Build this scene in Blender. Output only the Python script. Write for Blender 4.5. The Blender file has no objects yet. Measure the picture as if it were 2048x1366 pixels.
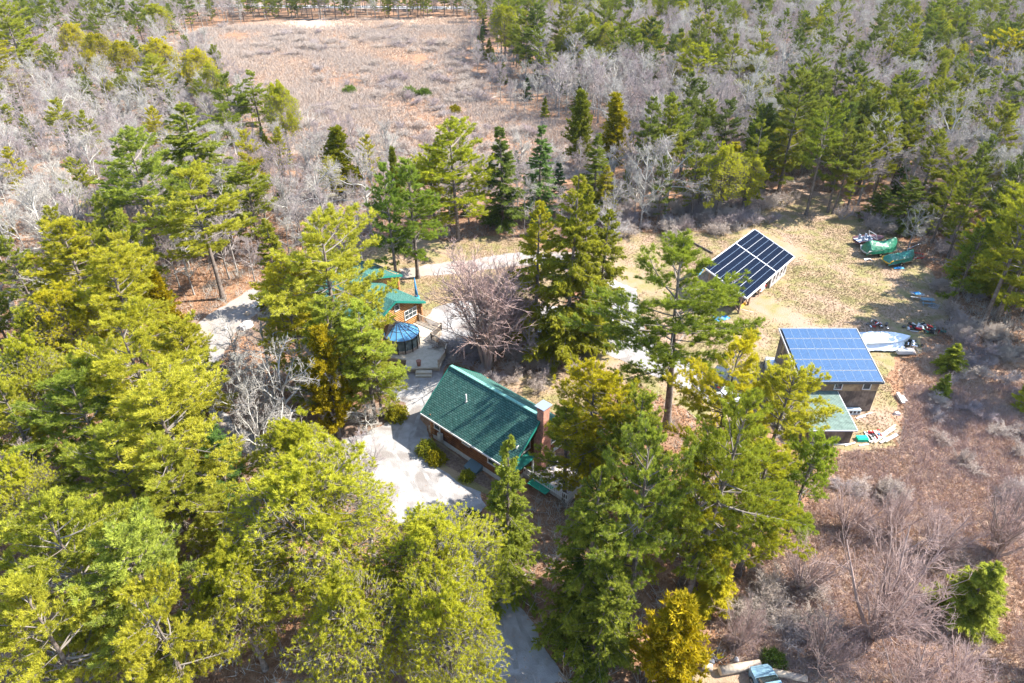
import bpy, bmesh, math, random
import numpy as np
from mathutils import Vector, Matrix, geometry, noise
R = math.radians
SC = bpy.context.scene
COL = SC.collection
# ------------------------------------------------ camera, sky, sun, exposure
CAM_H, PITCH, FPX, IW, IH = 50.0, 33.4, 1365.0, 2048, 1366
cd = bpy.data.cameras.new('camera'); cam = bpy.data.objects.new('camera', cd); COL.objects.link(cam)
cam.location = (0, 0, CAM_H); cam.rotation_euler = (R(90 - PITCH), 0, 0)
cd.sensor_width = 36.0; cd.lens = 36.0 * FPX / IW; cd.clip_start = .5; cd.clip_end = 9000
SC.camera = cam
SUN_AZ, SUN_EL = 79.0, 44.5
w = bpy.data.worlds.new('World'); SC.world = w; w.use_nodes = True
nt = w.node_tree; bg = nt.nodes['Background']
sky = nt.nodes.new('ShaderNodeTexSky'); sky.sky_type = 'NISHITA'; sky.sun_disc = False
sky.sun_elevation = R(SUN_EL); sky.sun_rotation = R(SUN_AZ); sky.air_density = 1.0; sky.dust_density = .6; sky.ozone_density = 1.0
nt.links.new(sky.outputs[0], bg.inputs[0]); bg.inputs[1].default_value = .15
sl = bpy.data.lights.new('sun', 'SUN'); sl.energy = 5.0; sl.angle = R(.55); sl.color = (1, .94, .85)
so = bpy.data.objects.new('sun', sl); COL.objects.link(so); so.location = (60, 20, 90)
sv = Vector((math.sin(R(SUN_AZ)) * math.cos(R(SUN_EL)), math.cos(R(SUN_AZ)) * math.cos(R(SUN_EL)), math.sin(R(SUN_EL))))
so.rotation_euler = sv.to_track_quat('Z', 'Y').to_euler()
SC.view_settings.view_transform = 'Standard'; SC.view_settings.look = 'None'
SC.view_settings.exposure = 1.7; SC.view_settings.gamma = 1
SC.render.engine = 'CYCLES'
SC.cycles.max_bounces = 6; SC.cycles.diffuse_bounces = 3; SC.cycles.glossy_bounces = 3
SC.cycles.use_denoising = True; SC.cycles.denoising_prefilter = 'ACCURATE'
HAZE = .00004
SC.cycles.transmission_bounces = 4; SC.cycles.transparent_max_bounces = 6

# ------------------------------------------------ surveying: photograph pixel <-> ground
_p = R(PITCH); FWD = np.array([0, math.cos(_p), -math.sin(_p)]); UPV = np.array([0, math.sin(_p), math.cos(_p)]); RT = np.array([1., 0, 0])
def P(x, y, z=0.0):
    d = FWD * FPX + RT * (x - IW / 2) + UPV * (IH / 2 - y)
    t = (z - CAM_H) / d[2]
    q = np.array([0, 0, CAM_H]) + d * t
    return Vector((float(q[0]), float(q[1]), float(z)))
def Q(X):
    v = np.array(X, float) - np.array([0, 0, CAM_H]); k = v @ FWD
    return (IW / 2 + FPX * (v @ RT) / k, IH / 2 - FPX * (v @ UPV) / k)

# ------------------------------------------------ materials
def mat(name, c1, c2=None, scale=4.0, rough=.8, metal=0, bump=0, bscale=None, detail=6, c3=None, s3=.3, spec=.3, coords='Object', dist=.1, tight=.12):
    m = bpy.data.materials.new(name); m.use_nodes = True; n = m.node_tree.nodes; L = m.node_tree.links
    b = n['Principled BSDF']; b.inputs['Roughness'].default_value = rough; b.inputs['Metallic'].default_value = metal
    b.inputs['Specular IOR Level'].default_value = spec
    tc = n.new('ShaderNodeTexCoord')
    col = None
    if c2 is None: b.inputs['Base Color'].default_value = (*c1, 1)
    else:
        t = n.new('ShaderNodeTexNoise'); t.inputs['Scale'].default_value = scale; t.inputs['Detail'].default_value = detail
        L.new(tc.outputs[coords], t.inputs['Vector'])
        r = n.new('ShaderNodeMapRange'); r.inputs[1].default_value = .5 - tight; r.inputs[2].default_value = .5 + tight
        L.new(t.outputs[0], r.inputs[0])
        mx = n.new('ShaderNodeMix'); mx.data_type = 'RGBA'; mx.inputs[6].default_value = (*c1, 1); mx.inputs[7].default_value = (*c2, 1)
        L.new(r.outputs[0], mx.inputs[0]); col = mx.outputs[2]
        if c3 is not None:
            t3 = n.new('ShaderNodeTexNoise'); t3.inputs['Scale'].default_value = s3; t3.inputs['Detail'].default_value = 5; t3.inputs['Distortion'].default_value = .6
            L.new(tc.outputs[coords], t3.inputs['Vector'])
            r3 = n.new('ShaderNodeMapRange'); r3.inputs[1].default_value = .48; r3.inputs[2].default_value = .62
            L.new(t3.outputs[0], r3.inputs[0])
            m3 = n.new('ShaderNodeMix'); m3.data_type = 'RGBA'; m3.inputs[7].default_value = (*c3, 1)
            L.new(r3.outputs[0], m3.inputs[0]); L.new(col, m3.inputs[6]); col = m3.outputs[2]
        L.new(col, b.inputs['Base Color'])
    if bump:
        tb = n.new('ShaderNodeTexNoise'); tb.inputs['Scale'].default_value = bscale or scale * 2; tb.inputs['Detail'].default_value = 5
        L.new(tc.outputs[coords], tb.inputs['Vector'])
        bp = n.new('ShaderNodeBump'); bp.inputs['Strength'].default_value = bump; bp.inputs['Distance'].default_value = dist
        L.new(tb.outputs[0], bp.inputs['Height']); L.new(bp.outputs[0], b.inputs['Normal'])
    return m

def foliage(name, a, b_, c, trans=.4, clump=.9):
    """needles: colour from a per-tuft tint, a clump noise and the tree itself; part of the light passes through"""
    m = bpy.data.materials.new(name); m.use_nodes = True; n = m.node_tree.nodes; L = m.node_tree.links
    n.remove(n['Principled BSDF']); out = n['Material Output']
    at = n.new('ShaderNodeAttribute'); at.attribute_name = 'tint'
    oi = n.new('ShaderNodeObjectInfo'); tc = n.new('ShaderNodeTexCoord')
    t = n.new('ShaderNodeTexNoise'); t.inputs['Scale'].default_value = clump; t.inputs['Detail'].default_value = 2
    L.new(tc.outputs['Object'], t.inputs['Vector'])
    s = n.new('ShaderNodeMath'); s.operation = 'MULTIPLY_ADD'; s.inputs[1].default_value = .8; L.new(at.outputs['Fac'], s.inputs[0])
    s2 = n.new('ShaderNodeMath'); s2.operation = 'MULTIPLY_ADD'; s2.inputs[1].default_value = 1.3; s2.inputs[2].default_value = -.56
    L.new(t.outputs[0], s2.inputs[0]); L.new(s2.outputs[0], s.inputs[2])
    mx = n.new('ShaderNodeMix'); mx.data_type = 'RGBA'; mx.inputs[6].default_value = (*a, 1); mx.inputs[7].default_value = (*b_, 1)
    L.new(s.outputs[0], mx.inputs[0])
    pr = n.new('ShaderNodeMath'); pr.operation = 'POWER'; pr.inputs[1].default_value = 1.6; L.new(oi.outputs['Random'], pr.inputs[0])
    m2 = n.new('ShaderNodeMix'); m2.data_type = 'RGBA'; m2.inputs[7].default_value = (*c, 1)
    L.new(pr.outputs[0], m2.inputs[0]); L.new(mx.outputs[2], m2.inputs[6])
    oc = n.new('ShaderNodeMix'); oc.data_type = 'RGBA'; oc.blend_type = 'MULTIPLY'; oc.inputs[0].default_value = 1; L.new(m2.outputs[2], oc.inputs[6]); L.new(oi.outputs['Color'], oc.inputs[7]); m2 = oc
    d = n.new('ShaderNodeBsdfDiffuse'); tr = n.new('ShaderNodeBsdfTranslucent'); ms = n.new('ShaderNodeMixShader'); ms.inputs[0].default_value = trans
    L.new(m2.outputs[2], d.inputs[0])
    hv = n.new('ShaderNodeHueSaturation'); hv.inputs['Value'].default_value = 1.15; hv.inputs['Saturation'].default_value = 1.08; L.new(m2.outputs[2], hv.inputs['Color'])
    L.new(hv.outputs[0], tr.inputs[0]); L.new(d.outputs[0], ms.inputs[1]); L.new(tr.outputs[0], ms.inputs[2])
    L.new(ms.outputs[0], out.inputs[0])
    return m
def twig(name, a, b_, c=None):
    """bark: colour by the branch tint attribute and by tree"""
    m = bpy.data.materials.new(name); m.use_nodes = True; n = m.node_tree.nodes; L = m.node_tree.links
    b = n['Principled BSDF']; b.inputs['Roughness'].default_value = .9; b.inputs['Specular IOR Level'].default_value = .1
    at = n.new('ShaderNodeAttribute'); at.attribute_name = 'tint'; oi = n.new('ShaderNodeObjectInfo')
    mx = n.new('ShaderNodeMix'); mx.data_type = 'RGBA'; mx.inputs[6].default_value = (*a, 1); mx.inputs[7].default_value = (*b_, 1)
    L.new(at.outputs['Fac'], mx.inputs[0])
    m2 = n.new('ShaderNodeMix'); m2.data_type = 'RGBA'; m2.inputs[7].default_value = (*(c or a), 1)
    L.new(oi.outputs['Random'], m2.inputs[0]); L.new(mx.outputs[2], m2.inputs[6]); L.new(m2.outputs[2], b.inputs['Base Color'])
    return m

M = {}
M['bark_pine'] = mat('bark_pine', (.10, .075, .06), (.20, .165, .14), 3, .95, bump=.5, bscale=14)
M['bark_grey'] = mat('bark_grey', (.20, .18, .165), (.36, .34, .31), 3, .95, bump=.4, bscale=12)
M['wp'] = foliage('white_pine_needles', (.09, .13, .024), (.47, .475, .055), (.52, .455, .045))  # needle variation, range widened so the colour also carries highlights and shadows
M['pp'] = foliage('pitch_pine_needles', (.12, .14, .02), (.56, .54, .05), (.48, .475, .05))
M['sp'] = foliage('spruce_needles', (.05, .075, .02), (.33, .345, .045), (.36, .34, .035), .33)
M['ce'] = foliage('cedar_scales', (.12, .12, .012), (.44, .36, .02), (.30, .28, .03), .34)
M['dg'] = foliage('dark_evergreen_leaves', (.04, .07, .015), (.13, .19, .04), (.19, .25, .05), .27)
M['bc'] = twig('conifer_twigs', (.13, .105, .085), (.30, .27, .23), (.18, .16, .14))
M['tw_grey'] = twig('grey_lichen_twigs', (.36, .345, .30), (.33, .285, .27), (.42, .40, .355))
M['tw_purple'] = twig('purple_grey_twigs', (.29, .265, .24), (.31, .24, .24), (.36, .315, .30))
M['tw_red'] = twig('red_budding_twigs', (.30, .235, .20), (.40, .27, .24), (.40, .30, .27))
M['tw_marsh'] = twig('marsh_twigs', (.31, .25, .21), (.42, .345, .30), (.42, .36, .31))
M['reed'] = twig('dry_reed_blades', (.46, .35, .24), (.62, .50, .37), (.50, .38, .29))
M['drygrass'] = twig('dry_grass_blades', (.25, .20, .10), (.34, .25, .145), (.31, .235, .13))
M['leaf'] = twig('fallen_leaf_bits', (.25, .12, .06), (.50, .31, .18), (.36, .2, .12))
M['bramble'] = twig('dry_bramble_bits', (.36, .22, .14), (.60, .45, .33), (.48, .35, .27))

# ------------------------------------------------ bookkeeping
def tag(o, label=None, cat=None, group=None, kind=None):
    if label: o['label'] = label
    if cat: o['category'] = cat
    if group: o['group'] = group
    if kind: o['kind'] = kind
    return o
def empty(name, loc, rz=0, label=None, cat=None, group=None):
    o = bpy.data.objects.new(name, None); COL.objects.link(o); o.location = loc; o.rotation_euler = (0, 0, rz); o.empty_display_size = .3
    return tag(o, label, cat, group)
def link(name, me, parent=None, loc=None):
    o = bpy.data.objects.new(name, me); COL.objects.link(o)
    if parent: o.parent = parent
    if loc is not None: o.location = loc
    return o
class MB:
    """collects boxes, prisms, tubes and faces, then links them as ONE mesh object"""
    def __init__(s): s.bm = bmesh.new()
    def box(s, x0, x1, y0, y1, z0, z1, mi=0):
        vs = [s.bm.verts.new(p) for p in ((x0, y0, z0), (x1, y0, z0), (x1, y1, z0), (x0, y1, z0), (x0, y0, z1), (x1, y0, z1), (x1, y1, z1), (x0, y1, z1))]
        for f in ((3, 2, 1, 0), (4, 5, 6, 7), (0, 1, 5, 4), (1, 2, 6, 5), (2, 3, 7, 6), (3, 0, 4, 7)):
            s.bm.faces.new([vs[i] for i in f]).material_index = mi
        return s
    def hexa(s, pts, mi=0):
        vs = [s.bm.verts.new(p) for p in pts]
        for f in ((3, 2, 1, 0), (4, 5, 6, 7), (0, 1, 5, 4), (1, 2, 6, 5), (2, 3, 7, 6), (3, 0, 4, 7)):
            s.bm.faces.new([vs[i] for i in f]).material_index = mi
        return s
    def poly(s, pts, mi=0):
        f = s.bm.faces.new([s.bm.verts.new(p) for p in pts]); f.material_index = mi; return s
    def prism(s, pts, d, mi=0):
        """flat polygon extruded by the vector d"""
        d = Vector(d); n = len(pts)
        a = [s.bm.verts.new(p) for p in pts]; b = [s.bm.verts.new(Vector(p) + d) for p in pts]
        s.bm.faces.new(a[::-1]).material_index = mi; s.bm.faces.new(b).material_index = mi
        for i in range(n): s.bm.faces.new((a[i], a[(i + 1) % n], b[(i + 1) % n], b[i])).material_index = mi
        return s
    def slab(s, pts, t, mi=0):
        """roof slab: top outline pts, thickness t straight down"""
        return s.prism([tuple(Vector(p) - Vector((0, 0, t))) for p in pts], (0, 0, t), mi)
    def tube(s, a, b, r0, r1=None, n=8, mi=0):
        a, b = Vector(a), Vector(b); r1 = r0 if r1 is None else r1; q = (b - a).to_track_quat('Z', 'Y')
        ra = []; rb = []
        for i in range(n):
            c = Vector((math.cos(i * 2 * math.pi / n), math.sin(i * 2 * math.pi / n), 0))
            ra.append(s.bm.verts.new(a + q @ (c * r0))); rb.append(s.bm.verts.new(b + q @ (c * r1)))
        for i in range(n):
            f = s.bm.faces.new((ra[i], ra[(i + 1) % n], rb[(i + 1) % n], rb[i])); f.material_index = mi; f.smooth = n > 6
        s.bm.faces.new(ra[::-1]).material_index = mi; s.bm.faces.new(rb).material_index = mi
        return s
    def path(s, pts, r, n=6, mi=0):
        for a, b in zip(pts[:-1], pts[1:]): s.tube(a, b, r, r, n, mi)
        return s
    def beam(s, a, b, w_, h, mi=0):
        """rectangular timber from a to b"""
        a, b = Vector(a), Vector(b); d = (b - a).normalized(); x = d.cross(Vector((0, 0, 1)))
        if x.length < 1e-3: x = Vector((1, 0, 0))
        x.normalize(); y = x.cross(d); x *= w_ / 2; y *= h / 2
        return s.hexa([a - x - y, a + x - y, a + x + y, a - x + y, b - x - y, b + x - y, b + x + y, b - x + y], mi)
    def build(s, name, mats, parent=None, bevel=0):
        bmesh.ops.recalc_face_normals(s.bm, faces=s.bm.faces[:])
        if bevel: bmesh.ops.bevel(s.bm, geom=s.bm.edges[:], offset=bevel, segments=1, affect='EDGES')
        me = bpy.data.meshes.new(name); s.bm.to_mesh(me); s.bm.free()
        for m in (mats if isinstance(mats, (list, tuple)) else [mats]): me.materials.append(m)
        return link(name, me, parent)
# ------------------------------------------------ plants: numpy branch and needle meshes
def nrm(a): return a / np.maximum(np.linalg.norm(a, axis=-1, keepdims=True), 1e-9)
def perp(a):
    ref = np.where(np.abs(a[:, 2:3]) > .9, np.array([[1., 0, 0]]), np.array([[0, 0, 1.]]))
    x = nrm(np.cross(a, ref)); return x, np.cross(a, x)
class Geo:
    def __init__(s): s.v = []; s.f = []; s.t = []; s.m = []; s.n = 0
    def add(s, v, f, tint, mi):
        s.v.append(v); s.f.append(f + s.n); s.t.append(tint); s.m.append(np.full(len(f), mi, np.int32)); s.n += len(v)
    def segs(s, p0, p1, r0, r1, tint, mi=0, k=3):
        n = len(p0)
        if not n: return
        d = nrm(p1 - p0); x, y = perp(d); ang = np.arange(k) * 2 * np.pi / k
        c = x[:, None] * np.cos(ang)[None, :, None] + y[:, None] * np.sin(ang)[None, :, None]
        a = p0[:, None] + c * r0[:, None, None]; b = p1[:, None] + c * r1[:, None, None]
        v = np.concatenate([a, b], 1).reshape(-1, 3)
        base = (np.arange(n) * 2 * k)[:, None, None]
        i = np.arange(k); j = (i + 1) % k
        q = np.concatenate([np.stack([i, j, j + k], 1), np.stack([i, j + k, i + k], 1)])[None]
        s.add(v, (base + q).reshape(-1, 3), np.repeat(np.broadcast_to(tint, (n,)), 2 * k), mi)
    def line(s, pts, rads, tint, mi=0, k=3):
        """pts [N, S, 3], rads [N, S]"""
        s.segs(pts[:, :-1].reshape(-1, 3), pts[:, 1:].reshape(-1, 3), rads[:, :-1].ravel(), rads[:, 1:].ravel(), np.repeat(tint, pts.shape[1] - 1), mi, k)
    def needles(s, rng, c, axis, k, L, w_, spread, tint, mi=1):
        """k thin pointed blades from each centre c around axis"""
        n = len(c)
        d = nrm(axis[:, None] + rng.normal(0, spread, (n, k, 3))).reshape(-1, 3)
        cc = np.repeat(c, k, 0) + rng.normal(0, L * .12, (n * k, 3)); ln = L * rng.uniform(.6, 1.15, (n * k, 1))
        side = nrm(np.cross(d, rng.normal(size=(n * k, 3)))) * w_ * .5
        v = np.stack([cc - side, cc + side, cc + d * ln], 1).reshape(-1, 3)
        s.add(v, np.arange(n * k * 3).reshape(-1, 3), np.repeat(tint, k * 3), mi)
    def mesh(s, name, mats):
        v = np.concatenate(s.v).astype(np.float32); f = np.concatenate(s.f).astype(np.int32); t = np.concatenate(s.t).astype(np.float32); m = np.concatenate(s.m)
        me = bpy.data.meshes.new(name); me.vertices.add(len(v)); me.vertices.foreach_set('co', v.ravel())
        me.loops.add(len(f) * 3); me.loops.foreach_set('vertex_index', f.ravel())
        me.polygons.add(len(f)); me.polygons.foreach_set('loop_start', np.arange(len(f), dtype=np.int32) * 3)
        me.polygons.foreach_set('material_index', m)
        me.update(calc_edges=True)
        at = me.attributes.new('tint', 'FLOAT', 'POINT'); at.data.foreach_set('value', t)
        for x in mats: me.materials.append(x)
        return me
def grow(rng, p, d, L, n, wob, up):
    """polylines from p along d, wandering; up = pull towards +z (or down) per step"""
    pts = [p]; d = d.copy()
    for i in range(n):
        d = nrm(d + rng.normal(0, wob, d.shape) + np.array([0, 0, 1.]) * np.reshape(up, (-1, 1) if np.ndim(up) else (1, 1)))
        p = p + d * (L / n)[:, None]; pts.append(p)
    return np.stack(pts, 1)
def at_t(pts, idx, t):
    S = pts.shape[1] - 1; x = np.clip(t * S, 0, S - 1e-4); i = x.astype(int); f = (x - i)[:, None]
    a = pts[idx, i]; b = pts[idx, i + 1]
    return a * (1 - f) + b * f, nrm(b - a)
def fork(rng, d, lo, hi, flat=0):
    """directions turned away from d by lo..hi degrees"""
    x, y = perp(d); a = rng.uniform(0, 2 * np.pi, len(d))
    if flat:   # stay near the horizontal plane of the bough
        h = nrm(np.cross(d, np.array([[0, 0, 1.]]))); s = rng.choice([-1, 1], len(d))[:, None]; o = h * s + rng.normal(0, .18, d.shape)
    else: o = x * np.cos(a)[:, None] + y * np.sin(a)[:, None]
    t = np.radians(rng.uniform(lo, hi, len(d)))[:, None]
    return nrm(d * np.cos(t) + nrm(o) * np.sin(t))

def trunk_mesh(name, rng, H, r, m, lean=.02, bend=.25, top=.96, k=8):
    n = 12; z = np.linspace(0, H * top, n + 1)
    off = np.cumsum(rng.normal(0, bend * H / 160, (n + 1, 2)), 0) * (z / H)[:, None]
    pts = np.column_stack([off, z]); rad = r * (1 - z / H) ** .8 + .015; rad[0] *= 1.35
    g = Geo(); g.line(pts[None], rad[None], np.array([.4]), 0, k)
    me = g.mesh(name, [m])
    me.polygons.foreach_set('use_smooth', np.ones(len(me.polygons), bool))
    return me, pts
def on_trunk(pts, z):
    return np.column_stack([np.interp(z, pts[:, 2], pts[:, 0]), np.interp(z, pts[:, 2], pts[:, 1]), z])

def proto_pine(seed, kind, H, rad, cb, nb, dens=1.0):
    """white pine: whorls of long level boughs carrying flat plumes of tufts; cb = crown base as share of the height"""
    rng = np.random.default_rng(seed)
    tm, tp = trunk_mesh('trunk', rng, H, H * .0145, M['bark_pine'])
    g = Geo()
    u = np.sort(rng.uniform(0, 1, nb) ** .85); z = H * (cb + (1 - cb) * u * .98)
    z = z + (np.round(z / .9) * .9 - z) * .6
    prof = np.interp(u, [0, .15, .4, .7, .9, 1], [.55, .85, 1.0, .78, .45, .16])
    az = rng.uniform(0, 2 * np.pi, nb)
    lobe = 1 + .28 * np.sin(az * 2 + rng.uniform(0, 6) + u * 5) + .15 * np.sin(az * 3 + u * 9)
    L = rad * prof * lobe * rng.uniform(.65, 1.15, nb)
    el = np.radians(np.interp(u, [0, .5, .85, 1], [-8, 8, 32, 65]) + rng.normal(0, 7, nb))
    d = np.column_stack([np.cos(az) * np.cos(el), np.sin(az) * np.cos(el), np.sin(el)])
    b = grow(rng, on_trunk(tp, z), d, L, 6, .07, .05)
    r0 = .02 + L * .012; g.line(b, r0[:, None] * np.linspace(1, .25, 7)[None], rng.uniform(0, 1, nb), 0, 3)
    per = (L * 4.6).astype(int) + 5; idx = np.repeat(np.arange(nb), per); t = rng.uniform(.2, 1, len(idx)) ** .8
    q, dd = at_t(b, idx, t); d2 = fork(rng, dd, 30, 65, flat=1)
    L2 = np.maximum(.45, L[idx] * .36 * (1.15 - t * .75) * rng.uniform(.5, 1.2, len(idx)))
    b2 = grow(rng, q, d2, L2, 3, .10, .07)
    g.line(b2, (.012 + L2 * .006)[:, None] * np.linspace(1, .4, 4)[None], rng.uniform(.3, 1, len(idx)), 0, 3)
    k2 = np.maximum(4, (L2 * 9 * dens).astype(int)); i2 = np.repeat(np.arange(len(idx)), k2); t2 = rng.uniform(.2, 1.02, len(i2))
    c, ax = at_t(b2, i2, t2); c = c + rng.normal(0, .07, c.shape)
    axis = nrm(ax * .8 + np.array([[0, 0, .75]]))
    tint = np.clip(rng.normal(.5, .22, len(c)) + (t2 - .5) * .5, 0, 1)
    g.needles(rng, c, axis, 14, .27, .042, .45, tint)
    return g.mesh(kind + '_crown', [M['bc'], M['wp']]), tm, H
def proto_pitch(seed, kind, H, rad, cb):
    """pitch pine: crooked rising limbs, broad dome of dense round tufts"""
    rng = np.random.default_rng(seed)
    tm, tp = trunk_mesh('trunk', rng, H, H * .017, M['bark_pine'], bend=.7, top=.9)
    g = Geo(); nb = 34
    u = rng.uniform(0, 1, nb); z = H * (cb + (.90 - cb) * u); az = rng.uniform(0, 2 * np.pi, nb)
    el = np.radians(np.interp(u, [0, .6, 1], [5, 28, 60]) + rng.normal(0, 9, nb)); L = rad * np.interp(u, [0, .3, .7, 1], [.8, 1, .85, .5]) * rng.uniform(.75, 1.15, nb)
    d = np.column_stack([np.cos(az) * np.cos(el), np.sin(az) * np.cos(el), np.sin(el)])
    b = grow(rng, on_trunk(tp, z), d, L, 6, .16, .05); g.line(b, (.03 + L * .014)[:, None] * np.linspace(1, .3, 7)[None], rng.uniform(0, 1, nb), 0, 4)
    lv = [(b, L)]
    for per, lr, wob in ((8, .46, .16), (7, .5, .2)):
        pb, pL = lv[-1]; idx = np.repeat(np.arange(len(pb)), per); t = rng.uniform(.25, 1, len(idx)); q, dd = at_t(pb, idx, t)
        nL = np.maximum(.35, pL[idx] * lr * (1.2 - .6 * t) * rng.uniform(.6, 1.2, len(idx)))
        nb2 = grow(rng, q, fork(rng, dd, 25, 65), nL, 3, wob, .14)
        g.line(nb2, (.01 + nL * .009)[:, None] * np.linspace(1, .45, 4)[None], rng.uniform(.2, 1, len(idx)), 0, 3); lv.append((nb2, nL))
    pb, pL = lv[-1]; idx = np.repeat(np.arange(len(pb)), 4); t = rng.uniform(.45, 1.02, len(idx)); c, ax = at_t(pb, idx, t)
    n2 = 3600; d = nrm(rng.normal(size=(n2, 3)) + [0, 0, .55]); lob = 1 + .16 * np.sin(d[:, 0] * 5 + seed) * np.cos(d[:, 1] * 6) + .1 * np.sin(d[:, 2] * 9 + d[:, 0] * 7)
    rr_ = (rng.uniform(.35, 1, n2) ** .35 * lob)[:, None]; q2 = d * rr_ * [rad, rad, H * .34] + [0, 0, H * .64]; keep = (np.sin(q2[:, 0] * 1.7 + seed) * np.sin(q2[:, 1] * 1.5) + .5 * np.sin(q2[:, 2] * 2.1)) < .62; q2, d = q2[keep], d[keep]
    st = q2 - nrm(d + rng.normal(0, .5, d.shape)) * rng.uniform(.4, 1.0, (len(q2), 1)); g.segs(st, q2, np.full(len(q2), .018), np.full(len(q2), .008), rng.uniform(.2, 1, len(q2)), 0, 3)
    c = np.concatenate([c, q2]); ax = np.concatenate([ax, d])
    tint = np.clip(rng.normal(.55, .25, len(c)), 0, 1)
    g.needles(rng, c, nrm(ax + np.array([[0, 0, .5]])), 19, .21, .036, .8, tint)
    return g.mesh(kind + '_crown', [M['bc'], M['pp']]), tm, H
def proto_spruce(seed, kind, H, rad, cb, m='sp', nb=110, droop=-.05, full=1.0, pw=.8):
    """spruce: narrow cone of level boughs with curtains of hanging sprays"""
    rng = np.random.default_rng(seed)
    tm, tp = trunk_mesh('trunk', rng, H, H * .013, M['bark_pine'], bend=.12, top=.99)
    g = Geo(); u = np.sort(rng.uniform(0, 1, nb)); z = H * (cb + (.985 - cb) * u)
    L = np.maximum(.35, rad * (1 - u) ** pw * rng.uniform(.65, 1.1, nb)); az = rng.uniform(0, 2 * np.pi, nb)
    el = np.radians(np.interp(u, [0, .6, 1], [-12, 0, 40]) + rng.normal(0, 6, nb))
    d = np.column_stack([np.cos(az) * np.cos(el), np.sin(az) * np.cos(el), np.sin(el)])
    b = grow(rng, on_trunk(tp, z), d, L, 5, .05, np.full(nb, .03)); g.line(b, (.015 + L * .009)[:, None] * np.linspace(1, .3, 6)[None], rng.uniform(0, .7, nb), 0, 3)
    per = (L * 8 * full).astype(int) + 6; idx = np.repeat(np.arange(nb), per); t = rng.uniform(.18, 1, len(idx)); q, dd = at_t(b, idx, t)
    d2 = fork(rng, dd, 25, 60, flat=1); L2 = np.maximum(.28, L[idx] * .3 * (1.15 - .7 * t) * rng.uniform(.6, 1.2, len(idx)))
    b2 = grow(rng, q, d2, L2, 3, .08, -.16 + droop)
    k2 = np.maximum(5, (L2 * 13).astype(int)); i2 = np.repeat(np.arange(len(idx)), k2); t2 = rng.uniform(0, 1, len(i2)); c, ax = at_t(b2, i2, t2)
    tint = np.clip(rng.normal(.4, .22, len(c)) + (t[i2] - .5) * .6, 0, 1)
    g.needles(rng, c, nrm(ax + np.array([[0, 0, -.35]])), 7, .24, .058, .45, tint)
    return g.mesh(kind + '_crown', [M['bc'], M[m]]), tm, H
def proto_cedar(seed, kind, H, rad, m='ce'):
    """cedar or arborvitae: upright flame of short rising sprays"""
    rng = np.random.default_rng(seed)
    tm, tp = trunk_mesh('trunk', rng, H, H * .016, M['bark_pine'], bend=.2, top=.95)
    g = Geo(); nb = 230; u = np.sort(rng.uniform(0, 1, nb)); z = H * (.07 + .88 * u)
    L = np.maximum(.3, rad * np.interp(u, [0, .2, .55, 1], [.75, 1, .75, .14]) * rng.uniform(.55, 1.2, nb)); az = rng.uniform(0, 2 * np.pi, nb)
    el = np.radians(rng.uniform(15, 50, nb)); d = np.column_stack([np.cos(az) * np.cos(el), np.sin(az) * np.cos(el), np.sin(el)])
    b = grow(rng, on_trunk(tp, z), d, L, 4, .1, .08); g.line(b, (.012 + L * .008)[:, None] * np.linspace(1, .3, 5)[None], rng.uniform(0, .6, nb), 0, 3)
    per = (L * 8).astype(int) + 6; idx = np.repeat(np.arange(nb), per); t = rng.uniform(.3, 1.05, len(idx)); q, dd = at_t(b, idx, t)
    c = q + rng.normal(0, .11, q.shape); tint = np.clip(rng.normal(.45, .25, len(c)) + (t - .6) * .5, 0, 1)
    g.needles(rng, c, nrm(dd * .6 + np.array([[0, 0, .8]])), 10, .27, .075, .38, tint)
    return g.mesh(kind + '_crown', [M['bc'], M[m]]), tm, H
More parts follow.
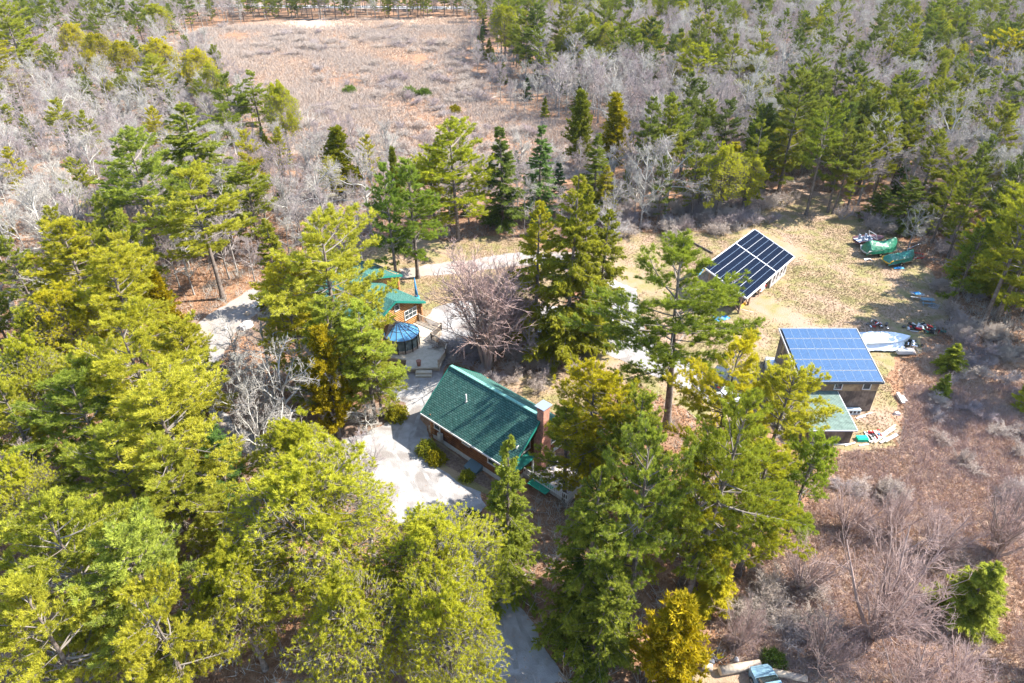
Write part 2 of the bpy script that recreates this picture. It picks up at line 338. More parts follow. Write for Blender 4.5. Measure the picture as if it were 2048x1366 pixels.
def proto_bare(seed, kind, H, rad, tw, levels=4, forks=(9, 6, 6, 5), low=.3, stems=1, twl=.55, k0=6, wob=.13, tr=.013, elo=48, tk=.0125):
    """leafless broadleaf: limbs, branches, and a haze of fine twigs"""
    rng = np.random.default_rng(seed); g = Geo()
    if stems == 1:
        tm, tp = trunk_mesh('trunk', rng, H, H * tr, M['bark_grey'], bend=.6, top=.86, k=7)
        nb = forks[0]; t = np.sort(rng.uniform(low, 1, nb)); az = np.cumsum(rng.uniform(1.6, 3.2, nb))
        el = np.radians(np.interp(t, [low, 1], [25, 70]) + rng.normal(0, 8, nb)); L = np.minimum(rad * 1.15, H * .45) * np.interp(t, [low, .5, .85, 1], [.7, 1, .8, .55]) * rng.uniform(.8, 1.15, nb)
        p = on_trunk(tp, H * .86 * t)
    else:
        tm = None; nb = stems; az = rng.uniform(0, 2 * np.pi, nb); el = np.radians(rng.uniform(elo, 87, nb)); L = H * .8 * rng.uniform(.7, 1.1, nb)
        p = np.column_stack([np.cos(az) * .25, np.sin(az) * .25, np.zeros(nb) - .05])
    d = np.column_stack([np.cos(az) * np.cos(el), np.sin(az) * np.cos(el), np.sin(el)])
    b = grow(rng, p, d, L, 7, wob, .04); rr = L * .019 + .02
    g.line(b, rr[:, None] * np.linspace(1, .25, 8)[None], np.zeros(nb) + .05, 0, 5)
    for i in range(1, levels):
        idx = np.repeat(np.arange(len(b)), forks[i]); t = rng.uniform(.2 if i == 1 else .1, 1, len(idx)); q, dd = at_t(b, idx, t)
        nL = np.maximum(.3, L[idx] * (twl if i > 1 else .5) * (1.15 - .55 * t) * rng.uniform(.6, 1.2, len(idx))); last = i == levels - 1
        S = 2 if last else 4
        nb_ = grow(rng, q, fork(rng, dd, 22, 60), nL, S, wob * 1.2, .05)
        nr = nL * .012 + (tk if last else tk * .75)
        g.line(nb_, nr[:, None] * np.linspace(1, .3, S + 1)[None], np.full(len(idx), (i / (levels - 1)) ** 1.5) * rng.uniform(.8, 1, len(idx)), 0, 3)
        b, L = nb_, nL
    return g.mesh(kind + '_crown', [M[tw]]), tm, H
def proto_bush(seed, name, rad, H, m, n=900, k=7, L=.16, w_=.07):
    rng = np.random.default_rng(seed); g = Geo()
    d = nrm(rng.normal(size=(n, 3))); d[:, 2] = np.abs(d[:, 2]); r = rng.uniform(.55, 1.05, (n, 1)) * (1 + .18 * np.sin(d[:, :1] * 7 + seed) * np.cos(d[:, 1:2] * 6))
    c = d * r * np.array([[rad, rad, H]]); g.needles(rng, c, nrm(d + np.array([[0, 0, .5]])), k, L, w_, .6, rng.uniform(0, 1, n))
    st = nrm(rng.normal(size=(22, 3)) * [1, 1, .3] + [0, 0, .9]); g.line(grow(rng, np.zeros((22, 3)), st, np.full(22, H * .8), 3, .1, .02), np.tile([.03, .02, .015, .01], (22, 1)), np.zeros(22), 0, 3)
    return g.mesh(name, [M['bc'], M[m]])
# ------------------------------------------------ ground, water-worn and mown areas, drives
M['floor'] = mat('forest_floor_litter', (0.210, 0.105, 0.055), (0.320, 0.190, 0.110), 1.3, .95, bump=.9, bscale=6, c3=(0.150, 0.100, 0.070), s3=.12, detail=9, dist=.15)
M['lawn'] = mat('dry_winter_grass', (.30, .215, .13), (.215, .19, .075), .5, .95, bump=1, bscale=9, c3=(.32, .22, .155), s3=.16, detail=12, tight=.09)
M['marsh'] = mat('marsh_thatch', (0.481, 0.355, 0.250), (0.346, 0.250, 0.192), 1.1, .95, bump=.9, bscale=4, c3=(0.423, 0.317, 0.269), s3=.022, detail=9, dist=.3)
M['slope'] = mat('matted_brush_slope', (0.433, 0.289, 0.195), (0.289, 0.165, 0.109), 1.6, .95, bump=1, bscale=7, c3=(0.473, 0.360, 0.268), s3=.15, detail=9, dist=.2)
M['gravel'] = mat('crushed_stone', (.32, .31, .302), (.27, .26, .25), 1.1, .9, bump=1, bscale=12, c3=(.20, .18, .165), s3=.33, detail=13, dist=.05, tight=.1)
M['gravel2'] = mat('packed_gravel', (0.296, 0.271, 0.253), (0.239, 0.218, 0.204), 2.5, .9, bump=.4, bscale=24, c3=(0.296, 0.246, 0.197), s3=.3, detail=10, dist=.04, tight=.2)
M['bed'] = mat('dark_planting_bed', (.14, .09, .065), (.24, .17, .12), 5, .95, bump=.6, bscale=20)
M['asphalt'] = mat('road_asphalt', (.34, .34, .35), (.40, .40, .40), 2, .9)
M['paint'] = mat('road_paint', (.8, .78, .7))
def pip(x, y, poly):
    inside = np.zeros(np.shape(x), bool); n = len(poly); j = n - 1
    for i in range(n):
        xi, yi = poly[i]; xj, yj = poly[j]
        if yi != yj: inside ^= ((yi > y) != (yj > y)) & (x < (xj - xi) * (y - yi) / (yj - yi) + xi)
        j = i
    return inside
ZONES = {}
def sheet(name, px, z, m, jag=.5, step=.6, world=False, seed=0, kind='structure'):
    """a ground area from its outline; the edge wanders like a real one"""
    pts = [Vector(p) for p in px] if world else [P(x, y) for x, y in px]
    ZONES.setdefault(name, []).append([(p.x, p.y) for p in pts])
    out = []
    for a, b in zip(pts, pts[1:] + pts[:1]):
        n = max(1, int((b - a).length / step))
        for i in range(n):
            p = a.lerp(b, i / n); q = Vector((p.x * .35, p.y * .35, seed)); q2 = q * 4
            p = p + Vector((noise.noise(q), noise.noise(q + Vector((9, 3, 1))), 0)) * jag * 1.6 + Vector((noise.noise(q2), noise.noise(q2 + Vector((5, 5, 1))), 0)) * jag * .8
            out.append(Vector((p.x, p.y, 0)))
    tri = geometry.tessellate_polygon([out])
    me = bpy.data.meshes.new(name); me.from_pydata([(p.x, p.y, z) for p in out], [], [t if (out[t[1]] - out[t[0]]).cross(out[t[2]] - out[t[0]]).z > 0 else t[::-1] for t in tri])
    me.materials.append(m); o = link(name, me); return tag(o, kind=kind)
me = bpy.data.meshes.new('ground'); me.from_pydata([(-4000, -1500, 0), (4000, -1500, 0), (4000, 6000, 0), (-4000, 6000, 0)], [], [(0, 1, 2, 3)])
me.materials.append(M['floor']); tag(link('ground', me), kind='structure')
sheet('marsh', [(455, 52), (560, 40), (930, 36), (965, 60), (925, 110), (960, 170), (1010, 215), (1100, 240), (1210, 250), (1240, 330), (1120, 350), (960, 345), (860, 340), (740, 330), (600, 300), (520, 250), (480, 190), (430, 130), (345, 90), (400, 60)], .02, M['marsh'], 7, 2)
sheet('meadow', [(1195, 478), (1260, 462), (1330, 468), (1420, 462), (1500, 440), (1540, 400), (1600, 380), (1680, 390), (1700, 430), (1760, 450), (1800, 480), (1860, 540), (1890, 600), (1900, 640), (1850, 690), (1800, 720), (1775, 760), (1800, 830), (1800, 890), (1740, 905), (1690, 905), (1600, 870), (1540, 800), (1480, 850), (1400, 840), (1330, 790), (1230, 760), (1160, 730), (1170, 690), (1300, 690), (1290, 600), (1200, 560), (1180, 520)], .025, M['lawn'], .9, 1)
sheet('lawn', [(690, 500), (760, 470), (900, 480), (1010, 470), (1100, 500), (1150, 560), (1120, 620), (1000, 600), (930, 598), (870, 620), (845, 640), (800, 600), (740, 540)], .025, M['lawn'], .7, 1, seed=3)
sheet('lawn', [(900, 720), (1000, 760), (1120, 740), (1200, 770), (1230, 830), (1150, 830), (1080, 815), (980, 770)], .027, M['lawn'], .5, 1, seed=5)
sheet('brush_slope', [(1690, 905), (1800, 895), (1812, 800), (1800, 740), (1880, 690), (2100, 700), (2200, 800), (2300, 1366), (1500, 1366), (1430, 1250), (1530, 1100), (1640, 980)], .02, M['slope'], .7, 1)
sheet('gravel_drive', [(846, 640), (872, 618), (920, 600), (1000, 598), (1080, 608), (1150, 622), (1195, 600), (1225, 560), (1275, 580), (1285, 650), (1310, 690), (1400, 735), (1480, 760), (1490, 800), (1430, 812), (1370, 780), (1270, 735), (1180, 690), (1080, 665), (1000, 665), (930, 690), (893, 730), (870, 790), (846, 832), (862, 890), (890, 930), (960, 985), (975, 1010), (945, 1040), (960, 1100), (1010, 1180), (1060, 1250), (1130, 1366), (960, 1400), (930, 1250), (900, 1120), (850, 1070), (790, 1050), (730, 1000), (660, 950), (640, 910), (690, 880), (770, 850), (790, 800), (740, 770), (720, 740), (880, 735), (893, 690)], .045, M['gravel'], .35, .6)
sheet('gravel_drive', [(515, 575), (535, 600), (500, 640), (470, 665), (450, 700), (430, 740), (430, 800), (470, 850), (540, 880), (640, 905), (640, 945), (520, 920), (430, 880), (380, 820), (375, 740), (378, 670), (400, 640), (440, 615), (480, 590)], .04, M['gravel2'], .4, .7, seed=7)
sheet('gravel_drive', [(800, 540), (860, 528), (940, 520), (1040, 505), (1150, 505), (1180, 520), (1240, 570), (1210, 590), (1130, 535), (1040, 530), (940, 545), (860, 552), (805, 556)], .043, M['gravel2'], .4, .8, seed=2)
sheet('planting_bed', [(660, 868), (720, 815), (780, 800), (812, 806), (800, 832), (740, 862), (690, 880)], .055, M['bed'], .3, .5)
sheet('planting_bed', [(470, 665), (500, 640), (535, 622), (560, 640), (560, 670), (510, 690)], .055, M['bed'], .3, .5, seed=4)
sheet('grass_strip', [(832, 905), (850, 895), (880, 880), (905, 905), (960, 950), (985, 975), (975, 990), (940, 975), (880, 940)], .058, M['lawn'], .2, .4)
sheet('planting_bed', [(856, 878), (900, 905), (962, 944), (1000, 975), (985, 985), (930, 952), (880, 925), (852, 900)], .066, M['bed'], .12, .4, seed=6)  # mulch along the cabin wall; its dark colour also stands in for wall shade
sheet('log_yard', [(1375, 1345), (1420, 1325), (1520, 1345), (1620, 1352), (1640, 1420), (1380, 1420)], .03, M['lawn'], .3, .5)
M['track'] = mat('worn_wheel_track', (.22, .21, .20), (.30, .29, .28), .9, .95, bump=.6, bscale=10, detail=10, tight=.1)
def track(px, off, wd):
    pts = [P(x, y) for x, y in px]; dense = []
    for a_, b_ in zip(pts[:-1], pts[1:]): k = int((b_ - a_).length / .8) + 1; dense += [a_.lerp(b_, i / k) for i in range(k)]
    vs, fs = [], []
    for i in range(len(dense) - 1):
        d = (dense[i + 1] - dense[i]).normalized(); s_ = Vector((-d.y, d.x, 0)); wv = noise.noise(dense[i] * .5) * .25; w1 = wd * (.5 + .3 * noise.noise(dense[i] * 1.7))
        vs += [tuple(dense[i] + s_ * (off + wv - w1) + Vector((0, 0, .051))), tuple(dense[i] + s_ * (off + wv + w1) + Vector((0, 0, .051)))]
    for i in range(len(dense) - 2): fs.append((2 * i, 2 * i + 2, 2 * i + 3, 2 * i + 1))
    me = bpy.data.meshes.new('wheel_track'); me.from_pydata(vs, [], fs); me.materials.append(M['track']); tag(link('wheel_track', me), kind='structure')
for off in (-.8, .8):
    track([(905, 640), (1000, 632), (1090, 642), (1180, 662), (1290, 712), (1430, 780)], off, .42)
    track([(862, 745), (825, 830), (800, 900), (850, 980), (940, 1080), (1000, 1200), (1040, 1290), (1060, 1366)], off, .42)
    track([(500, 605), (450, 650), (415, 710), (405, 790), (450, 860), (560, 905)], off, .38)
me = bpy.data.meshes.new('road'); a = P(380, 8); b = P(1010, 14); a.x -= 300; a.y += 10; b.x += 300; b.y -= 30
dv = Vector((0, 9, 0)); me.from_pydata([tuple(p + Vector((0, 0, .05))) for p in (a, b, b + dv, a + dv)], [], [(0, 1, 2, 3)]); me.materials.append(M['asphalt']); tag(link('road', me), kind='structure')
for o_, hh in ((.5, .2), (8.3, .2)):
    me = bpy.data.meshes.new('road_edge_line'); me.from_pydata([tuple(p + Vector((0, o_, .058))) for p in (a, b, b + Vector((0, hh, 0)), a + Vector((0, hh, 0)))], [], [(0, 1, 2, 3)]); me.materials.append(M['paint']); tag(link('road_edge_line', me), kind='structure')
rr = MB(); n = 90
for i in range(n):
    p = a.lerp(b, i / n) + Vector((0, -1.2, 0)); q = a.lerp(b, (i + 1) / n) + Vector((0, -1.2, 0)); rr.beam(p + Vector((0, 0, .7)), q + Vector((0, 0, .7)), .08, .32)
rail = empty('guard_rail', a.lerp(b, .5), 0, 'long grey metal guard rail beside the far road', 'guard rail')
g_ = rr.build('rail', mat('galvanised', (.5, .5, .52), rough=.5, metal=.6), rail); g_.location = -a.lerp(b, .5)
rp = MB()
for i in range(0, n, 2):
    p = a.lerp(b, i / n) + Vector((0, -1.12, 0)); rp.box(p.x - .07, p.x + .07, p.y - .07, p.y + .07, 0, .7)
g_ = rp.build('post', mat('rail_post', (.3, .28, .25)), rail); g_.location = -a.lerp(b, .5); g_['kind'] = 'stuff'

# ------------------------------------------------ buildings
def wave_mat(name, c1, c2, axis, scale, rough=.75, prof='SAW', c3=None, bump=.6, dist=.02, nz=0.0):
    """boards, logs or courses running along one local axis"""
    m = mat(name, c1, c2, 2.2, rough, c3=c3, s3=.8, tight=.15); n = m.node_tree.nodes; L = m.node_tree.links
    tc = n.new('ShaderNodeTexCoord'); wv = n.new('ShaderNodeTexWave'); wv.bands_direction = axis; wv.wave_profile = prof; wv.inputs['Scale'].default_value = scale; wv.inputs['Distortion'].default_value = nz; wv.inputs['Detail'].default_value = 1
    L.new(tc.outputs['Object'], wv.inputs[0]); bp = n.new('ShaderNodeBump'); bp.inputs['Strength'].default_value = bump; bp.inputs['Distance'].default_value = dist
    L.new(wv.outputs[1], bp.inputs['Height']); b = n['Principled BSDF']; L.new(bp.outputs[0], b.inputs['Normal'])
    mx = n.new('ShaderNodeMix'); mx.data_type = 'RGBA'; mx.blend_type = 'MULTIPLY'; rp_ = n.new('ShaderNodeMapRange'); rp_.inputs[1].default_value = 0; rp_.inputs[2].default_value = .18; rp_.inputs[3].default_value = .45; rp_.inputs[4].default_value = 1
    L.new(wv.outputs[1], rp_.inputs[0]); src = b.inputs['Base Color'].links[0].from_socket; mx.inputs[0].default_value = 1
    L.new(src, mx.inputs[6]); L.new(rp_.outputs[0], mx.inputs[7]); L.new(mx.outputs[2], b.inputs['Base Color'])
    return m
def shingle_mat(name, c1, c2, bw=.33, bh=.16, gap=(.02, .07, .06)):
    """tabs laid in courses: brick pattern in the roof's own x and slope"""
    m = bpy.data.materials.new(name); m.use_nodes = True; n = m.node_tree.nodes; L = m.node_tree.links; b = n['Principled BSDF']; b.inputs['Roughness'].default_value = .9; b.inputs['Specular IOR Level'].default_value = .15
    tc = n.new('ShaderNodeUVMap'); br = n.new('ShaderNodeTexBrick'); br.inputs['Color1'].default_value = (*c1, 1); br.inputs['Color2'].default_value = (*c2, 1); br.inputs['Mortar'].default_value = (*gap, 1)
    br.inputs['Scale'].default_value = 1; br.inputs['Mortar Size'].default_value = .03; br.inputs['Mortar Smooth'].default_value = .2; br.inputs['Brick Width'].default_value = bw; br.inputs['Row Height'].default_value = bh; br.inputs['Bias'].default_value = -.1
    L.new(tc.outputs[0], br.inputs[0]); t = n.new('ShaderNodeTexNoise'); t.inputs['Scale'].default_value = 2.2; t.inputs['Detail'].default_value = 6; L.new(tc.outputs[0], t.inputs[0])
    r = n.new('ShaderNodeMapRange'); r.inputs[1].default_value = .3; r.inputs[2].default_value = .7; r.inputs[3].default_value = .7; r.inputs[4].default_value = 1.15; L.new(t.outputs[0], r.inputs[0])
    mx = n.new('ShaderNodeMix'); mx.data_type = 'RGBA'; mx.blend_type = 'MULTIPLY'; mx.inputs[0].default_value = 1; L.new(br.outputs[0], mx.inputs[6]); L.new(r.outputs[0], mx.inputs[7]); L.new(mx.outputs[2], b.inputs['Base Color'])
    bp = n.new('ShaderNodeBump'); bp.inputs['Distance'].default_value = .02; L.new(br.outputs[1], bp.inputs['Height']); bp.invert = True; L.new(bp.outputs[0], b.inputs['Normal'])
    return m
def slope_uv(o):
    """UV in metres: u level along the slope, v up it"""
    me = o.data; uv = me.uv_layers.new(name='UVMap')
    for p in me.polygons:
        nn = p.normal; h = Vector((0, 0, 1)).cross(nn)
        h = Vector((1, 0, 0)) if h.length < 1e-3 else h.normalized(); s = nn.cross(h)
        for li in p.loop_indices:
            c = me.vertices[me.loops[li].vertex_index].co; uv.data[li].uv = (c.dot(h), c.dot(s))
    return o
M['shingle'] = shingle_mat('green_shingles', (.045, .125, .105), (.085, .18, .152), bw=.4, bh=.22, gap=(.014, .055, .046))
M['shingle_pale'] = shingle_mat('pale_green_shingles', (.15, .205, .175), (.18, .24, .205), gap=(.11, .16, .135))
M['teal'] = mat('teal_trim_paint', (.012, .17, .13), rough=.5)
M['log'] = wave_mat('stained_logs', (0.156, 0.058, 0.023), (0.234, 0.094, 0.035), 'Z', 1.15, bump=1, dist=.08, prof='SIN', c3=(0.101, 0.039, 0.020))
M['logl'] = wave_mat('honey_logs', (0.412, 0.206, 0.069), (0.495, 0.275, 0.103), 'Z', 1.15, bump=1, dist=.08, prof='SIN', c3=(0.343, 0.151, 0.048))
M['logend'] = mat('log_ends', (.45, .22, .09), (.25, .11, .05), 6)
M['found'] = mat('concrete_foundation', (.42, .40, .37), (.5, .48, .45), 3)
M['white'] = mat('white_frame', (0.535, 0.522, 0.501), rough=.5)
M['glass'] = mat('window_glass', (.03, .045, .05), rough=.06, spec=.9)
M['brick'] = mat('chimney_brick', (.42, .17, .12), (.52, .27, .2), 9, .9, bump=.4, c3=(.3, .15, .11), s3=3)
M['metal'] = mat('sheet_metal', (.62, .66, .7), rough=.3, metal=.8)
M['board'] = wave_mat('weathered_boards', (.125, .09, .07), (.21, .16, .125), 'X', 1.0, bump=.9, dist=.03, c3=(.08, .06, .05), nz=.3)
M['board_y'] = wave_mat('weathered_boards_side', (.17, .135, .115), (.25, .21, .18), 'Y', 1.0, bump=.9, dist=.03, c3=(.12, .09, .075), nz=.3)
M['cedarsh'] = mat('cedar_wall_shingles', (0.156, 0.101, 0.062), (0.234, 0.156, 0.094), 5, .9, bump=.4, c3=(0.312, 0.226, 0.133), s3=.6)
M['timber'] = mat('timber', (.34, .24, .17), (.26, .18, .13), 4)
M['deck'] = wave_mat('deck_boards', (.50, .44, .35), (.42, .37, .29), 'X', 2.2, bump=.4, dist=.01)
M['rail'] = mat('rail_wood', (.36, .28, .21), (.44, .36, .28), 5)
def solar_mat(name, cell, line, rough=.12, nx=6, ny=10):
    m = bpy.data.materials.new(name); m.use_nodes = True; n = m.node_tree.nodes; L = m.node_tree.links; b = n['Principled BSDF']
    b.inputs['Roughness'].default_value = rough; b.inputs['Specular IOR Level'].default_value = .6 if rough < .4 else .0
    uv = n.new('ShaderNodeUVMap'); br = n.new('ShaderNodeTexBrick'); br.offset = 0; br.inputs['Color1'].default_value = (*cell, 1); br.inputs['Color2'].default_value = (*[c * 1.35 for c in cell], 1); br.inputs['Mortar'].default_value = (*line, 1)
    br.inputs['Scale'].default_value = 1; br.inputs['Mortar Size'].default_value = .006; br.inputs['Brick Width'].default_value = .165; br.inputs['Row Height'].default_value = .165
    L.new(uv.outputs[0], br.inputs[0]); L.new(br.outputs[0], b.inputs['Base Color']); return m
M['pv_blue'] = solar_mat('blue_solar_cells', (.028, .07, .15), (.09, .15, .24), .22)
M['pv_dark'] = solar_mat('dark_solar_cells', (.007, .011, .022), (.010, .016, .03), .5)
M['pvthin'] = mat('panel_side_frame', (.22, .30, .42), rough=.4)
M['pvframe'] = mat('panel_frame', (.72, .73, .75), rough=.4, metal=.2)
def window(parent, name, c, ux, w_, h, normal, frame='white', bars=(0, 0), mg='glass'):
    """framed window in the plane spanned by ux and +z, centred on c, proud along normal"""
    c = Vector(c); ux = Vector(ux).normalized(); n_ = Vector(normal).normalized(); uz = n_.cross(ux); uz = uz if uz.z > 0 else -uz
    f = MB(); t = .09
    def bar(x0, x1, z0, z1, d0=0, d1=.06, mb=f, mi=0):
        q = [c + ux * x + uz * z + n_ * d for d in (d0, d1) for x, z in ((x0, z0), (x1, z0), (x1, z1), (x0, z1))]; mb.hexa(q, mi)
    bar(-w_ / 2 - t, w_ / 2 + t, h / 2, h / 2 + t); bar(-w_ / 2 - t, w_ / 2 + t, -h / 2 - t, -h / 2, 0, .1); bar(-w_ / 2 - t, -w_ / 2, -h / 2, h / 2); bar(w_ / 2, w_ / 2 + t, -h / 2, h / 2)
    for i in range(bars[0]): x = -w_ / 2 + w_ * (i + 1) / (bars[0] + 1); bar(x - .03, x + .03, -h / 2, h / 2, 0, .05)
    for i in range(bars[1]): z = -h / 2 + h * (i + 1) / (bars[1] + 1); bar(-w_ / 2, w_ / 2, z - .03, z + .03, 0, .052)
    o = f.build(name, M[frame], parent); g = MB(); bar(-w_ / 2, w_ / 2, -h / 2, h / 2, 0, .02, g); g.build('pane', M[mg], o); return o

# --- log cabin with green roof
A = P(844, 827, 3.2); cab = empty('log_cabin', (A.x, A.y, 0), R(-42), 'stained log cabin with steep green shingle roof beside the white gravel lot', 'cabin')
L_, W_, ZE, ZR = 12.9, 9.4, 3.2, 7.0; hw = W_ / 2
b = MB(); b.box(.95, 12.2, .5, 8.9, -.2, .55); b.build('foundation', M['found'], cab)
b = MB()
b.prism([(1.0, .55, .55), (1.0, 8.85, .55), (1.0, 8.85, ZE + .25), (1.0, hw, ZR - .3), (1.0, .55, ZE + .25)], (11.15, 0, 0)); b.build('wall', M['log'], cab)
b = MB()
for x in (1.0, 12.15):
    for y in (.55, 8.85):
        for k in range(9): z = .72 + k * .31; b.tube((x - .3, y, z), (x + .3, y, z), .145, n=7); b.tube((x, y - .3, z + .15), (x, y + .3, z + .15), .145, n=7)
b.bm.free()
for x in (1.0, 12.15):
    for y in (.55, 8.85):
        b = MB(); b.box(x - .1, x + .1, y - .1, y + .1, .6, 3.4)
        for k in range(9): z = .72 + k * .31; b.tube((x - .3, y, z), (x + .3, y, z), .145, n=7); b.tube((x, y - .3, z + .15), (x, y + .3, z + .15), .145, n=7)
        b.build('log_corner', M['logend'], cab)
b = MB(); b.slab([(-.2, 0, ZE), (12.8, 0, ZE), (12.8, hw, ZR), (-.2, hw, ZR)], .16); b.slab([(-.2, W_, ZE), (-.2, hw + .001, ZR), (12.8, hw + .001, ZR), (12.8, W_, ZE)], .16)
rf = slope_uv(b.build('roof', M['shingle'], cab))
b = MB()
for i in range(44): x = -.15 + i * .294; b.hexa([(x, hw - .17, ZR - .1), (x + .3, hw - .17, ZR - .08), (x + .3, hw + .17, ZR - .08), (x, hw + .17, ZR - .1), (x, hw - .17, ZR + .0), (x + .27, hw - .17, ZR + .04), (x + .27, hw + .17, ZR + .04), (x, hw + .17, ZR + .0)])
b.build('ridge_cap', mat('ridge_shingle', (.13, .32, .27), (.2, .4, .34), 6), rf)
b = MB(); b.beam((-.25, -.03, ZE - .12), (12.85, -.03, ZE - .12), .1, .2); b.build('gutter', M['white'], cab)
b = MB()
b.bm.free()
for x in (-.23, 12.83):
    b = MB()
    for s in (0, 1): b.beam((x, s * W_, ZE - .12), (x, hw, ZR - .12), .07, .26)
    b.build('rake_trim', M['teal'], cab)
window(cab, 'window', (1.75, .5, 2.35), (1, 0, 0), .8, 1.25, (0, -1, 0), bars=(0, 1))
window(cab, 'window', (6.15, .5, 2.55), (1, 0, 0), 1.0, .75, (0, -1, 0))
window(cab, 'window', (9.8, .5, 2.35), (1, 0, 0), .9, 1.2, (0, -1, 0), bars=(0, 1))
window(cab, 'window', (12.17, 2.6, 4.0), (0, 1, 0), 1.9, 1.3, (1, 0, 0), bars=(1, 0))
window(cab, 'window', (12.17, 7.0, 2.2), (0, 1, 0), 1.3, 1.3, (1, 0, 0), bars=(1, 0))
b = MB(); b.slab([(12.2, .3, 3.0), (13.2, .3, 2.85), (13.2, 3.3, 2.85), (12.2, 3.3, 3.0)], .14); b.build('porch_roof', M['teal'], cab)
for y in (.45, 3.1):
    b = MB(); b.box(12.95, 13.1, y - .08, y + .08, 0, 2.7); b.build('porch_post', M['white'], cab)
b = MB(); b.tube((4.1, 2.75, 4.9), (4.1, 2.75, 6.35), .07, n=8); b.tube((4.1, 2.75, 5.3), (4.1, 2.75, 5.5), .17, .08, n=8); b.build('vent_pipe', M['white'], cab)
b = MB(); b.box(12.35, 13.35, 4.0, 5.5, -.1, 4.2); b.hexa([(12.35, 4.0, 4.2), (13.35, 4.0, 4.2), (13.35, 5.5, 4.2), (12.35, 5.5, 4.2), (12.45, 4.3, 5.2), (13.25, 4.3, 5.2), (13.25, 5.2, 5.2), (12.45, 5.2, 5.2)]); b.box(12.45, 13.25, 4.3, 5.2, 5.2, 7.9); b.box(12.4, 13.3, 4.25, 5.25, 7.9, 8.05)
ch = b.build('chimney', M['brick'], cab)
b = MB(); b.box(12.25, 13.45, 4.1, 5.4, 8.35, 8.41)
for x in (12.45, 13.25):
    for y in (4.3, 5.2): b.box(x - .03, x + .03, y - .03, y + .03, 8.05, 8.35)
b.build('chimney_cap', M['metal'], ch)
b = MB(); b.box(2.0, 2.5, .2, .5, .7, 1.5); b.tube((2.6, .42, .2), (2.6, .42, 1.6), .05); b.build('meter_box', M['found'], cab)
b = MB(); b.box(6.9, 8.5, -.6, .45, 0, .3); b.hexa([(6.85, -.65, .3), (8.55, -.65, .3), (8.55, .48, .3), (6.85, .48, .3), (6.85, -.65, .36), (8.55, -.65, .36), (8.55, .48, .72), (6.85, .48, .72)]); b.build('cellar_hatch', mat('hatch_steel', (.10, .15, .17), rough=.4), cab)
b = MB(); b.box(-.1, .9, .8, 2.0, 0, .9); b.build('side_step', M['rail'], cab)
# patio beside the cabin
pt = empty('patio_deck', P(1085, 960), R(-42), 'whitewashed patio deck with stair hatch at the cabin corner', 'patio')
b = MB(); b.box(-2.2, 3.9, -.9, 3.4, 0, .45); b.build('platform', mat('pale_pavers', (.50, .45, .42), (.4, .36, .34), 3, bump=.3, c3=(.3, .26, .23), s3=2), pt)
b = MB()
for (p, q) in (((-2.2, -.95), (3.9, -.95)), ((3.95, -.9), (3.95, 3.4))):
    b.beam((*p, 1.3), (*q, 1.3), .1, .1); b.beam((*p, .6), (*q, .6), .07, .07)
    for i in range(26): x = p[0] + (q[0] - p[0]) * i / 25; y = p[1] + (q[1] - p[1]) * i / 25; b.beam((x, y, .45), (x, y, 1.3), .05, .05)
b.build('railing', M['white'], pt)
b = MB(); b.box(-1.9, -.5, .9, 2.4, .46, .52); b.build('stair_hatch', mat('dark_stair_well', (.08, .075, .07)), pt)
mt = MB(); mt.box(-1.9, 1.2, -1.35, 1.35, 0, .05); q = P(1078, 983); mo = mt.build('outdoor_mat', mat('green_mat', (.02, .22, .13), (.03, .30, .19), 5)); mo.location = (q.x + .35, q.y + .2, .47); mo.rotation_euler = (0, 0, R(-42)); mo.scale = (.75, .5, 1)
tag(mo, 'deep green mat lying on the pale patio deck', 'mat')

# --- main log house
A = Vector((-15, 76.2, 0)); hs = empty('log_house', A, R(-38), 'large honey coloured log house with green roofs behind the tall pine', 'house')
def gable(par, x0, x1, yc, hw_, ze, zr, over=.6, wallm='logl', name='main'):
    b = MB(); b.prism([(x1 - over, yc - hw_ + .55, .2), (x1 - over, yc + hw_ - .55, .2), (x1 - over, yc + hw_ - .55, ze + .2), (x1 - over, yc, zr - .3), (x1 - over, yc - hw_ + .55, ze + .2)], (x0 - x1 + 2 * over, 0, 0)); w1 = b.build('wall', M[wallm], par)
    b = MB(); b.slab([(x0, yc - hw_, ze), (x1, yc - hw_, ze), (x1, yc, zr), (x0, yc, zr)], .18); b.slab([(x0, yc + hw_, ze), (x0, yc + .001, zr), (x1, yc + .001, zr), (x1, yc + hw_, ze)], .18); r_ = slope_uv(b.build('roof', M['shingle_h'], par))
    b = MB()
    for s in (-1, 1): b.beam((x1 + .03, yc + s * hw_, ze - .13), (x1 + .03, yc, zr - .13), .07, .28); b.beam((x0, yc + s * (hw_ + .03), ze - .12), (x1, yc + s * (hw_ + .03), ze - .12), .06, .22)
    b.build('eave_trim', M['teal'], par)
    for s in (-1, 1):
        b = MB(); y = yc + s * (hw_ - .55); b.box(x1 - over - .1, x1 - over + .1, y - .1, y + .1, .3, ze)
        for k in range(int((ze - .3) / .31)): z = .55 + k * .31; y = yc + s * (hw_ - .55); b.tube((x1 - over - .3, y, z), (x1 - over + .35, y, z), .15, n=7); b.tube((x1 - over, y - .35, z + .15), (x1 - over, y + .35, z + .15), .15, n=7)
        b.build('log_corner', M['logend'], par)
    return w1
M['shingle_h'] = shingle_mat('house_green_shingles', (0.055, 0.165, 0.137), (0.089, 0.213, 0.179))
gable(hs, -16, 0, 0, 5.3, 3.5, 6.0); gable(hs, -15.6, -8.1, 3.6, 5.2, 3.5, 5.3)
